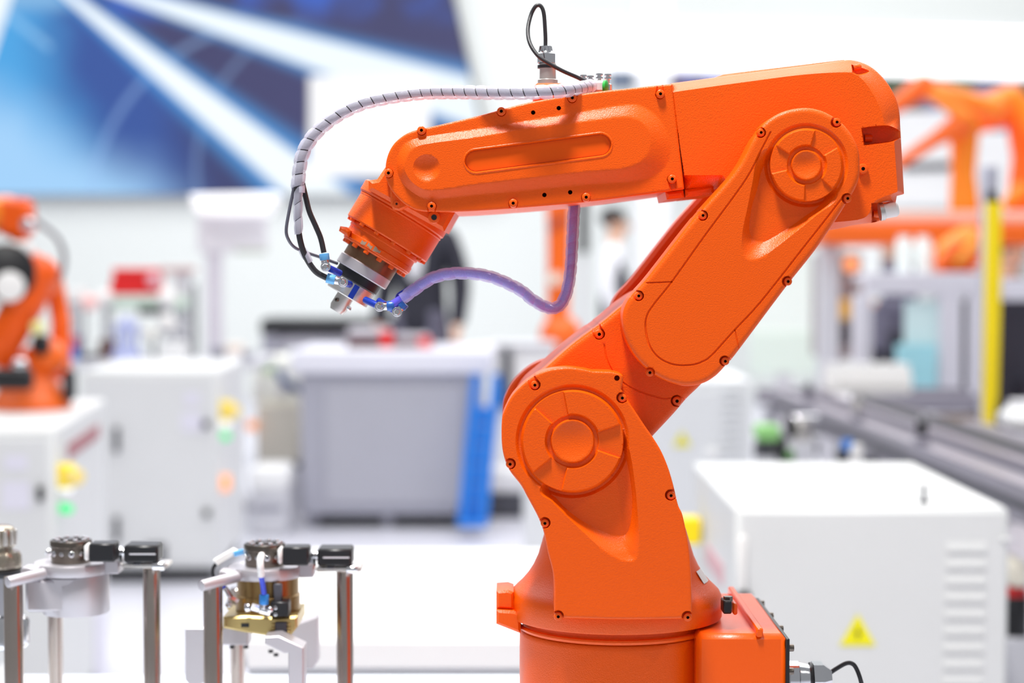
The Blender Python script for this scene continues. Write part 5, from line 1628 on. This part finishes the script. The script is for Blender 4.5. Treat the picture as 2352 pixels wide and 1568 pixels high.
# white bag on the conveyor at the frame's edge
wbx = P(2330, 965, 4.6)
zz = P(2330, 1000, 4.6).z
bx = empty('transfer_box', (1.355, 4.8, zc_ - 0.02), 'white rounded box riding the conveyor beside the yellow post', 'box')
MB().box((1.345, 4.8, zc_ + 0.021), (0.155, 0.2, 0.08), 0.03).build('box_body', WHITE, bx)
MB().box((1.345, 4.8, zc_ + 0.065), (0.11, 0.13, 0.01), 0.004).build('lid', LIGHTGREY, bx)

# small machines between the cabinets and the conveyor
def clutter(name, px, py, D, label, cat, parts, stand=True):
    """parts: (part name, material, shape, dx px, dy px, w px, h px, depth m)"""
    p = P(px, py, D)
    o = empty(name, (p.x, D, 0), label, cat)
    zmin = 9
    for nm, m, shp, dx, dy, w_, h_, dd in parts:
        c = P(px + dx, py + dy, D + dd / 2 * 0)
        if shp == 'box':
            MB().box(c, (K(w_, D), dd, K(h_, D)), 0.006).build(nm, m, o)
        elif shp == 'cyl':
            MB().cyl(c - Vector((0, 0, K(h_ / 2, D))), c + Vector((0, 0, K(h_ / 2, D))), K(w_ / 2, D), n=20, b=0.004).build(nm, m, o)
        elif shp == 'roll':
            MB().cyl(c - Vector((K(w_ / 2, D), 0, 0)), c + Vector((K(w_ / 2, D), 0, 0)), K(h_ / 2, D), n=20, b=0.004).build(nm, m, o)
        elif shp == 'disc':
            MB().cyl(c - Vector((0, dd / 2, 0)), c + Vector((0, dd / 2, 0)), K(h_ / 2, D), n=24, b=0.003).build(nm, m, o)
        elif shp == 'ball':
            MB().ball(c, K(w_ / 2, D), 16).build(nm, m, o)
        zmin = min(zmin, c.z - K(h_, D) / 2)
    if zmin > 0.02 and stand:
        q = P(px, py, D)
        MB().box((q.x, D, zmin / 2 + 0.004), (0.07, 0.07, zmin + 0.02), 0.004).build('support_post', LIGHTGREY, o)
        MB().box((q.x, D, 0.01), (0.22, 0.2, 0.02), 0.004).build('support_foot', LIGHTGREY, o)
    return o
clutter('drive_unit', 1765, 1010, 5.0, 'small drive unit with pale green cover beside the nearest cabinet', 'machine', [
    ('green_cover', PALEGREEN, 'box', -4, -18, 52, 34, 0.10), ('motor', DARKGREY, 'roll', -12, 22, 40, 46, 0.1), ('gearbox', BLACK, 'box', 26, 18, 24, 62, 0.08), ('green_foot', mat('dull_green', (90, 130, 80), 0.5), 'box', 42, 34, 30, 30, 0.08)])
clutter('pump_unit', 1840, 985, 5.3, 'small silver pump between the green cover and the conveyor rail', 'machine', [
    ('pump_body', STEEL, 'cyl', 0, 10, 46, 60, 0.1), ('pump_head', BLACK, 'box', -26, -6, 18, 50, 0.07), ('pipe', CHROME, 'roll', 10, -26, 60, 14, 0.06), ('valve', LIGHTGREY, 'ball', 34, 22, 22, 22, 0.05)])
clutter('filter_unit', 1950, 1030, 4.6, 'white and blue air filter bowl just behind the nearest cabinet', 'filter', [
    ('filter_bowl', WHITEPLASTIC, 'cyl', 14, 16, 34, 52, 0.06), ('blue_band', BLUEPAINT, 'cyl', -4, -6, 26, 30, 0.05), ('gauge', CHROME, 'disc', -10, 24, 20, 24, 0.05), ('black_head', BLACK, 'box', -16, 18, 26, 30, 0.05)])
clutter('control_machine', 1922, 690, 8.4, 'tall dark vending style machine with yellow and blue panels', 'machine', [
    ('housing', mat('machine_taupe', (150, 140, 140), 0.5), 'box', -2, 10, 90, 240, 0.3), ('yellow_panel', mat('amber_panel', (244, 196, 60), 0.5), 'box', -10, 18, 56, 46, 0.32), ('blue_panel', mat('deep_blue_panel', (70, 86, 170), 0.5), 'box', -28, -84, 34, 40, 0.32),
    ('orange_lamp', LAMP_ORANGE, 'disc', 18, -82, 30, 34, 0.34), ('dark_screen', DARKGREY, 'box', -8, 74, 54, 50, 0.32), ('side_post', mat('sand', (206, 192, 160), 0.5), 'box', 30, 60, 16, 130, 0.33)])
clutter('partition_panel', 1800, 690, 9.6, 'tall pale green partition panel behind the big orange robot', 'partition', [
    ('panel', mat('pale_green_panel', (236, 246, 240), 0.5), 'box', 0, 0, 150, 330, 0.05), ('panel_base', mat('panel_base_green', (222, 236, 226), 0.5), 'box', 0, 120, 152, 100, 0.07)])
clutter('partition_panel', 1985, 605, 9.8, 'narrow white partition panel left of the aluminium frame', 'partition', [
    ('panel', mat('white_panel', (244, 250, 250), 0.5), 'box', 0, 0, 74, 170, 0.05)])
for px, lab_ in ((2076, 'pale glass cylinder standing on the aluminium frame, nearer the dark haired person'), (2120, 'pale glass cylinder standing on the aluminium frame, nearer the low orange robot')):
    x_ = P(px, 600, 7.07).x
    jr = empty('glass_jar', (x_, 7.07, ZT), lab_, 'jar')
    z_ = P(px, 546, 7.07).z
    MB().lathe((x_, 7.07, ZT), (0, 0, 1), [(0, 0.026), (0.004, 0.03), (z_ - ZT - 0.02, 0.03), (z_ - ZT - 0.006, 0.022)], 24).build('jar_body', mat('frosted_white', (240, 250, 248), 0.3), jr)
    MB().lathe((x_, 7.07, z_ - 0.007), (0, 0, 1), [(0, 0.024), (0.012, 0.024), (0.014, 0.02)], 24).build('lid', WHITE, jr)
clutter('motor_block', 2322, 1390, 3.7, 'dark motor with a red ring on the floor beside the nearest cabinet', 'motor', [('motor', BLACK, 'cyl', 10, 30, 60, 110, 0.1), ('red_ring', RED, 'cyl', 10, -32, 56, 22, 0.1), ('terminal_box', CREAM, 'box', 4, -80, 40, 60, 0.1)])

# ------------------------------------------------------------------ left background
kiosk = empty('display_kiosk', (P(492, 900, 9.2).x, 9.2, 0), 'white display box on a slim grey pole behind the left cabinets', 'display')
a_, b2 = P(440, 492, 9.1), P(630, 444, 9.1)
MB().prism([(436, 446), (628, 442), (634, 456), (604, 494), (464, 494), (440, 476)], 9.05, 9.3, 0.012).build('lamp_head', mat('bright_white', (255, 255, 255), 0.4, emit=(255, 255, 255), estr=0.35), kiosk)
MB().boxp(452, 492, 612, 580, 9.16, 0.06, 0.01).build('back_panel', mat('panel_lilac', (232, 230, 236), 0.5), kiosk)
MB().boxp(540, 572, 612, 582, 9.15, 0.02).build('lower_edge', mat('sage_grey', (196, 204, 190), 0.5), kiosk)
p = P(493, 700, 9.2)
zz = P(493, 570, 9.2).z
MB().box((p.x, 9.2, zz / 2), (K(36, 9.2), 0.06, zz), 0.006).build('pole', mat('pole_grey', (216, 212, 222), 0.45), kiosk)
MB().box((p.x, 9.2, 0.015), (0.4, 0.4, 0.03), 0.006).build('foot', LIGHTGREY, kiosk)

lt = empty('lab_table', (P(330, 850, 8.4).x, 8.6, 0), 'grey laboratory table with small apparatus under the red box', 'table')
Yt = 8.4
a_, b2 = P(130, 826, Yt), P(600, 826, Yt)
zt4 = a_.z
MB().box(((a_.x + b2.x) / 2, Yt + 0.2, zt4 - 0.02), (b2.x - a_.x, 0.6, 0.04), 0.005).build('table_top', LIGHTGREY, lt)
for x in (a_.x + 0.06, b2.x - 0.30):
    for y in (Yt - 0.04, Yt + 0.44):
        MB().box((x, y, (zt4 - 0.04) / 2), (0.05, 0.05, zt4 - 0.04), 0.004).build('leg', MIDGREY, lt)
def on_table(name, px, D, label, cat, parts):
    """parts stand at the table: (name, material, shape, dx px, y top, y bottom, w px, depth)"""
    o = empty(name, (P(px, 800, D).x, D, zt4), label, cat)
    for nm, m, shp, dx, y0, y1, w_, dd in parts:
        z1, z0 = P(px + dx, y0, D).z, max(zt4, P(px + dx, y1, D).z)
        x = P(px + dx, 800, D).x
        if shp == 'box':
            MB().box((x, D, (z0 + z1) / 2), (K(w_, D), dd, z1 - z0), 0.005).build(nm, m, o)
        elif shp == 'cyl':
            MB().lathe((x, D, z0), (0, 0, 1), [(0, K(w_ / 2, D) * 0.94), (0.004, K(w_ / 2, D)), (z1 - z0 - 0.004, K(w_ / 2, D)), (z1 - z0, K(w_ / 2, D) * 0.9)], 20).build(nm, m, o)
        else:
            MB().ball((x, D, (z0 + z1) / 2), K(w_ / 2, D), 16).build(nm, m, o)
    return o
rack = on_table('apparatus_rack', 340, 8.62, 'grey apparatus rack carrying the bright red box on the laboratory table', 'rack', [
    ('rack_post', LIGHTGREY, 'box', -88, 690, 830, 8, 0.03), ('rack_post', LIGHTGREY, 'box', 80, 620, 830, 36, 0.05), ('rack_post', DARKGREY, 'box', 108, 650, 830, 9, 0.03), ('rack_shelf', mat('pale_green_glass', (206, 226, 210), 0.3), 'box', 0, 682, 708, 190, 0.16), ('dark_drawer', BLACK, 'box', 12, 702, 722, 52, 0.18), ('rack_top', mat('rose_grey', (200, 170, 168), 0.5), 'box', 72, 612, 626, 76, 0.08), ('rack_shelf', LIGHTGREY, 'box', 0, 756, 764, 180, 0.16)])
zr = P(305, 682, 8.62).z
rb = empty('red_box', (P(303, 640, 8.62).x, 8.62, zr), 'bright red box on top of the apparatus rack', 'box')
MB().prism([(262, 618), (358, 618), (362, 672), (364, 677), (246, 677), (250, 664)], 8.54, 8.70, 0.008).build('box_body', RED, rb)
MB().prism([(258, 616), (360, 616), (360, 626), (258, 626)], 8.53, 8.71, 0.004).build('box_lid', mat('bright_red', (240, 50, 46), 0.35), rb)
MB().ball(P(352, 642, 8.53), 0.03, 14, (1, 0.4, 1)).build('pale_button', mat('pink_plastic', (240, 190, 200), 0.4), rb)
sp = [('white_flask', 168, 8.52, 'white instrument housing beside the far orange robot on the laboratory table', [('housing', WHITEPLASTIC, 'box', 0, 664, 694, 58, 0.12), ('stand', LIGHTGREY, 'box', 0, 694, 830, 20, 0.08), ('base', PURPLEGREY, 'box', 0, 770, 830, 40, 0.12)]),
      ('pink_flask', 206, 8.44, 'pink round flask on a thin dark stand', [('flask', mat('pink_glass', (246, 190, 186), 0.3), 'ball', 0, 676, 716, 36, 0.1), ('stand', DARKGREY, 'cyl', -14, 706, 830, 7, 0.1), ('base', DARKGREY, 'box', 0, 812, 830, 30, 0.1)]),
      ('glass_flask', 242, 8.50, 'clear white flask between the pink flask and the red box', [('flask', WHITEPLASTIC, 'ball', 0, 664, 706, 40, 0.1), ('stem', CHROME, 'cyl', 0, 704, 830, 8, 0.1), ('base', mat('dark_wood', (110, 80, 74), 0.6), 'box', 6, 780, 830, 34, 0.1)]),
      ('blue_frame', 292, 8.40, 'pale blue wire frame instrument below the red box', [('column', mat('pale_blue', (186, 194, 236), 0.4), 'box', 0, 726, 830, 16, 0.06), ('arm', MATS['pale_blue'], 'box', 0, 740, 754, 52, 0.05), ('base', MATS['pale_blue'], 'box', 0, 806, 830, 60, 0.12), ('side_bar', MATS['pale_blue'], 'box', -22, 754, 830, 7, 0.05), ('side_bar', MATS['pale_blue'], 'box', 22, 754, 830, 7, 0.05)]),
      ('round_gauge', 346, 8.42, 'round pale gauge on a stand below the red box', [('gauge', mat('pearl', (226, 224, 216), 0.3), 'ball', 0, 752, 784, 34, 0.1), ('stand', DARKGREY, 'cyl', 8, 782, 830, 10, 0.1), ('base', LIGHTGREY, 'box', 0, 816, 830, 18, 0.1)]),
      ('white_flask', 384, 8.46, 'white domed instrument beside the grey rack post', [('dome', WHITEPLASTIC, 'ball', 0, 664, 706, 46, 0.1), ('dome', WHITEPLASTIC, 'ball', 0, 722, 760, 44, 0.1), ('column', MIDGREY, 'cyl', 0, 700, 830, 14, 0.1), ('base', WHITE, 'box', 16, 784, 830, 54, 0.10)]),
      ('small_bottle', 176, 8.36, 'small red and blue bottle at the foot of the white instrument housing', [('bottle', mat('raspberry', (220, 80, 100), 0.4), 'cyl', -6, 772, 800, 12, 0.1), ('base', BLUEPAINT, 'cyl', -6, 798, 830, 16, 0.1)]),
      ('small_meter', 540, 8.42, 'small beige meter on the laboratory table near the slim grey pole', [('meter', mat('peach', (236, 220, 208), 0.5), 'box', 0, 790, 812, 36, 0.1), ('foot', MIDGREY, 'box', -40, 796, 826, 30, 0.1), ('foot', MIDGREY, 'box', 30, 806, 826, 24, 0.1)])]
for nm, px, D_, lab_, prt in sp:
    on_table(nm, px, D_, lab_, 'instrument', prt)

# black long display bench in the middle
bk = empty('display_bench', (P(720, 760, 11).x, 11, 0), 'long black bench against the pale wall behind the grey cart', 'bench')
MB().boxp(596, 732, 1010, 768, 11, 0.5, 0.02).build('bench_top', BLACK, bk)
for px in (620, 985):
    p = P(px, 768, 11)
    MB().box((p.x, 11.2, p.z / 2), (0.10, 0.4, p.z), 0.01).build('leg', MIDGREY, bk)
MB().boxp(600, 768, 1005, 800, 11.05, 0.4, 0.01).build('under_shelf', mat('shelf_lilac', (196, 194, 204), 0.5), bk)

# beige machine left of the cart
bm = empty('beige_machine', (P(640, 970, 9.0).x, 9.2, 0), 'cream coloured machine with hoses on a white base left of the grey cart', 'machine')
MB().boxp(588, 925, 690, 1062, 9.0, 0.4, 0.015).build('machine_body', CREAM, bm)
MB().boxp(580, 820, 700, 925, 9.05, 0.4, 0.015).build('machine_head', mat('ivory', (240, 240, 232), 0.5), bm)
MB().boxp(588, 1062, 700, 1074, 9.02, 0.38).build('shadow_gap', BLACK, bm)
MB().ball(P(648, 896, 8.97), K(16, 9), 16).build('round_dial', WHITEPLASTIC, bm)
MB().tube(path3([(640, 850, 8.96), (650, 874, 8.93), (670, 886, 8.94), (690, 898, 8.96)], 6), 0.02, 10).build('blue_hose', mat('navy_hose', (60, 80, 130), 0.5), bm)
MB().box(P(616, 848, 8.98), (0.05, 0.03, 0.05), 0.01).build('green_tag', mat('pale_lime', (200, 224, 180), 0.5), bm)
z_ = P(640, 1074, 9.02).z
MB().box((P(640, 1100, 9).x, 9.22, z_ / 2), (0.24, 0.36, z_), 0.01).build('machine_base', LIGHTGREY, bm)
MB().cyl(P(577, 977, 8.95), P(577, 977, 9.05), K(13, 9), n=18, b=0.004).build('orange_light', LAMP_ORANGE, bm)
lowb = empty('floor_box', (P(610, 1100, 8.0).x, 8.2, 0), 'low white floor box left of the grey cart', 'box')
zt5 = P(600, 1072, 8.0).z
MB().box((P(612, 1100, 8.0).x, 8.2, zt5 - 0.06), (K(90, 8), 0.3, 0.10), 0.015).build('box_lid', WHITE, lowb)
MB().box((P(612, 1100, 8.0).x, 8.2, (zt5 - 0.11) / 2), (K(84, 8), 0.28, zt5 - 0.11), 0.01).build('box_body', LIGHTGREY, lowb)
MB().boxp(580, 1160, 650, 1172, 8.05, 0.02).build('handle_slot', MIDGREY, lowb)
# white storage box on the other side of the cart, behind the shoulder
wbx2 = empty('floor_box', (P(1190, 1100, 8.6).x, 8.8, 0), 'white box on a dark base between the blue hand truck and the big robot', 'box')
zt6 = P(1180, 1085, 8.6).z
z6b = P(1180, 1135, 8.6).z
MB().box((P(1190, 1100, 8.6).x, 8.8, (zt6 + z6b) / 2), (K(150, 8.6), 0.3, zt6 - z6b), 0.015).build('box_body', WHITE, wbx2)
MB().box((P(1190, 1100, 8.6).x, 8.8, z6b / 2), (K(136, 8.6), 0.28, z6b), 0.01).build('dark_base', DARKGREY, wbx2)
wt = empty('side_cupboard', (P(1180, 900, 9.4).x, 9.6, 0), 'white cupboard with a dark bag strap behind the shoulder of the big robot', 'cupboard')
zt7 = P(1180, 800, 9.4).z
MB().box((P(1200, 900, 9.4).x, 9.65, zt7 / 2), (K(150, 9.4), 0.4, zt7), 0.01).build('cupboard_body', WHITE, wt)
MB().box((P(1200, 900, 9.4).x, 9.65, zt7 + 0.012), (K(160, 9.4), 0.44, 0.024), 0.006).build('cupboard_top', LIGHTGREY, wt)
MB().boxp(1153, 800, 1176, 940, 9.40, 0.04, 0.01).build('dark_strap', DARKGREY, wt)
MB().boxp(1142, 880, 1156, 935, 9.40, 0.04, 0.01).build('blue_strap', BLUEPAINT, wt)

# ------------------------------------------------------------------ people
def skin_mesh(name, joints, bones, m, par, sub=2):
    me = bpy.data.meshes.new(name)
    keys = list(joints)
    o0 = origin_of(par)
    me.from_pydata([tuple(Vector(joints[k][0])) for k in keys], [(keys.index(a), keys.index(b)) for a, b in bones], [])
    o = bpy.data.objects.new(name, me)
    COL.objects.link(o)
    o.parent = par
    me.materials.append(m)
    md = o.modifiers.new('skin', 'SKIN')
    md.use_smooth_shade = True
    md.branch_smoothing = 0.5
    sv = me.skin_vertices[0].data if me.skin_vertices else None
    if sv is None:
        bm_ = None
    for i, k in enumerate(keys):
        r = joints[k][1]
        sv[i].radius = r if isinstance(r, tuple) else (r, r)
        sv[i].use_root = (i == 0)
    sb = o.modifiers.new('subdivision', 'SUBSURF')
    sb.levels = sb.render_levels = sub
    return o
def person(x, y, rz, h, label, top, trousers, arms, vest=None, hair=True, lean=0.0, shirt_front=False):
    """a standing adult facing -y before rz; arms: 'down' or 'forward' for each side"""
    pr = empty('person', (x, y, 0), label, 'person', None, rz)
    k = h / 1.72
    J = {'pelvis': ((0, 0, .95 * k), (.15 * k, .105 * k)), 'waist': ((0, 0 - lean * .25, 1.10 * k), (.135 * k, .10 * k)), 'chest': ((0, -lean * .7, 1.30 * k), (.165 * k, .115 * k)),
         'neck0': ((0, -lean, 1.44 * k), (.075 * k, .07 * k)), 'neck': ((0, -lean * 1.1, 1.485 * k), .052 * k), 'jaw': ((0, -lean * 1.15 - .02 * k, 1.525 * k), (.062 * k, .075 * k)), 'head': ((0, -lean * 1.2 - .01 * k, 1.605 * k), (.075 * k, .09 * k)), 'crown': ((0, -lean * 1.2, 1.665 * k), (.045 * k, .055 * k))}
    B = [('pelvis', 'waist'), ('waist', 'chest'), ('chest', 'neck0'), ('neck0', 'neck'), ('neck', 'jaw'), ('jaw', 'head'), ('head', 'crown')]
    for s, nm in ((-1, 'l'), (1, 'r')):
        J['hip' + nm] = ((s * .09 * k, 0, .88 * k), .085 * k)
        J['knee' + nm] = ((s * .10 * k, -.02 * k, .50 * k), .058 * k)
        J['ankle' + nm] = ((s * .105 * k, .01 * k, .09 * k), .042 * k)
        J['toe' + nm] = ((s * .115 * k, -.13 * k, .04 * k), (.04 * k, .035 * k))
        J['sho' + nm] = ((s * .17 * k, -lean * .9, 1.385 * k), .062 * k)
        if arms[0 if s < 0 else 1] == 'down':
            J['elb' + nm] = ((s * .23 * k, -lean * .6 + .03 * k, 1.11 * k), .045 * k)
            J['wri' + nm] = ((s * .24 * k, -lean * .6 - .06 * k, .87 * k), .03 * k)
            hd = Vector((0, -.02, -.09))
        else:
            J['elb' + nm] = ((s * .23 * k, -lean - .05 * k, 1.12 * k), .045 * k)
            J['wri' + nm] = ((s * .14 * k, -lean - .27 * k, 1.16 * k), .03 * k)
            hd = Vector((-s * .03, -.09, 0))
        J['palm' + nm] = (tuple(Vector(J['wri' + nm][0]) + hd * .9 * k), (.036 * k, .02 * k))
        B += [('pelvis', 'hip' + nm), ('hip' + nm, 'knee' + nm), ('knee' + nm, 'ankle' + nm), ('ankle' + nm, 'toe' + nm), ('chest', 'sho' + nm), ('sho' + nm, 'elb' + nm), ('elb' + nm, 'wri' + nm), ('wri' + nm, 'palm' + nm)]
        for f in range(5):
            w = Vector(J['wri' + nm][0]); p = Vector(J['palm' + nm][0])
            d = (p - w).normalized()
            sd = d.cross(Vector((s, 0, 0))).normalized() if abs(d.x) < .8 else Vector((0, 0, 1))
            if f == 4:
                a_, e_ = w.lerp(p, .55) + sd * .03 * k, w.lerp(p, .9) + sd * .065 * k
            else:
                a_ = p + sd * (.027 - .018 * f) * k
                e_ = a_ + d * (.055, .062, .058, .045)[f] * k + Vector((-s * .018, 0, 0)) * k
            J['f%d%s' % (f, nm)] = (tuple(a_), .0105 * k)
            J['t%d%s' % (f, nm)] = (tuple(e_), .008 * k)
            B += [('palm' + nm, 'f%d%s' % (f, nm)), ('f%d%s' % (f, nm), 't%d%s' % (f, nm))]
    skin_mesh('body', J, B, SKIN, pr)
    def grow(keys, d):
        return {q: (J[q][0], tuple(r + d for r in J[q][1]) if isinstance(J[q][1], tuple) else J[q][1] + d) for q in keys}
    J['hem'] = ((0, 0, .80 * k), (.155 * k, .11 * k))
    J['belt'] = ((0, 0, 1.06 * k), (.135 * k, .10 * k))
    B2 = B + [('pelvis', 'hem'), ('pelvis', 'belt')]
    tk = ['hem', 'pelvis', 'waist', 'chest', 'neck0', 'shol', 'elbl', 'wril', 'shor', 'elbr', 'wrir']
    skin_mesh('shirt', grow(tk, .018 * k), [b for b in B2 if b[0] in tk and b[1] in tk], top, pr)
    lk = ['belt', 'pelvis', 'hipl', 'kneel', 'anklel', 'hipr', 'kneer', 'ankler']
    skin_mesh('trousers', grow(lk, .018 * k), [b for b in B2 if b[0] in lk and b[1] in lk], trousers, pr)
    if vest:
        vk = ['hem', 'pelvis', 'waist', 'chest', 'shol', 'shor']
        skin_mesh('waistcoat', grow(vk, .026 * k), [b for b in B2 if b[0] in vk and b[1] in vk], vest, pr)
    hy = -lean * 1.2
    hm = MB().ball((0, hy + .016 * k, 1.632 * k), .104 * k, 20, (0.86, 1.0, 0.80))
    local(hm, 'hair', HAIR, pr)
    if shirt_front:
        local(MB().ball((0, -.085 * k, 1.27 * k), .07 * k, 18, (0.8, 0.72, 2.2)), 'shirt_front', CLOTH_WHITE, pr)
    for s in (-1, 1):
        local(MB().ball((s * .032 * k, hy - .092 * k, 1.592 * k), .011 * k, 12), 'eye', BLACK, pr)
        local(MB().ball((s * .078 * k, hy + .0 * k, 1.577 * k), .026 * k, 12, (0.4, 0.8, 1.2)), 'ear', SKIN, pr)
        local(MB().box((s * .11 * k, -.06 * k, .045 * k), (.085 * k, .25 * k, .085 * k), .03 * k), 'shoe', BLACK, pr)
    local(MB().ball((0, hy - .108 * k, 1.564 * k), .019 * k, 12, (0.8, 1, 1.3)), 'nose', SKIN, pr)
    local(MB().box((0, hy - .093 * k, 1.525 * k), (.045 * k, .012 * k, .011 * k), .004 * k), 'mouth', DARKRED, pr)
    return pr
q = P(1412, 600, 13.2)
person(q.x, 13.2, math.radians(78), 1.60, 'person in white shirt and dark waistcoat standing turned away behind the violet hose', CLOTH_WHITE, CLOTH_BLACK, ('down', 'down'), CLOTH_BLACK)
q = P(968, 600, 10.2)
person(q.x, 10.2, math.radians(-20), 1.66, 'person in a dark jacket and white shirt standing behind the gripper of the big robot', CLOTH_BLACK, CLOTH_GREY, ('down', 'down'), shirt_front=True)
q = P(2046, 600, 10.5)
person(q.x, 10.5, math.radians(-60), 1.44, 'dark haired person in grey behind the aluminium frame', CLOTH_GREY, CLOTH_BLACK, ('down', 'forward'))
q = P(2318, 700, 8.7)
person(q.x, 8.7, math.radians(30), 1.34, 'person in dark clothes half hidden behind the yellow post', CLOTH_BLACK, CLOTH_BLACK, ('down', 'down'))
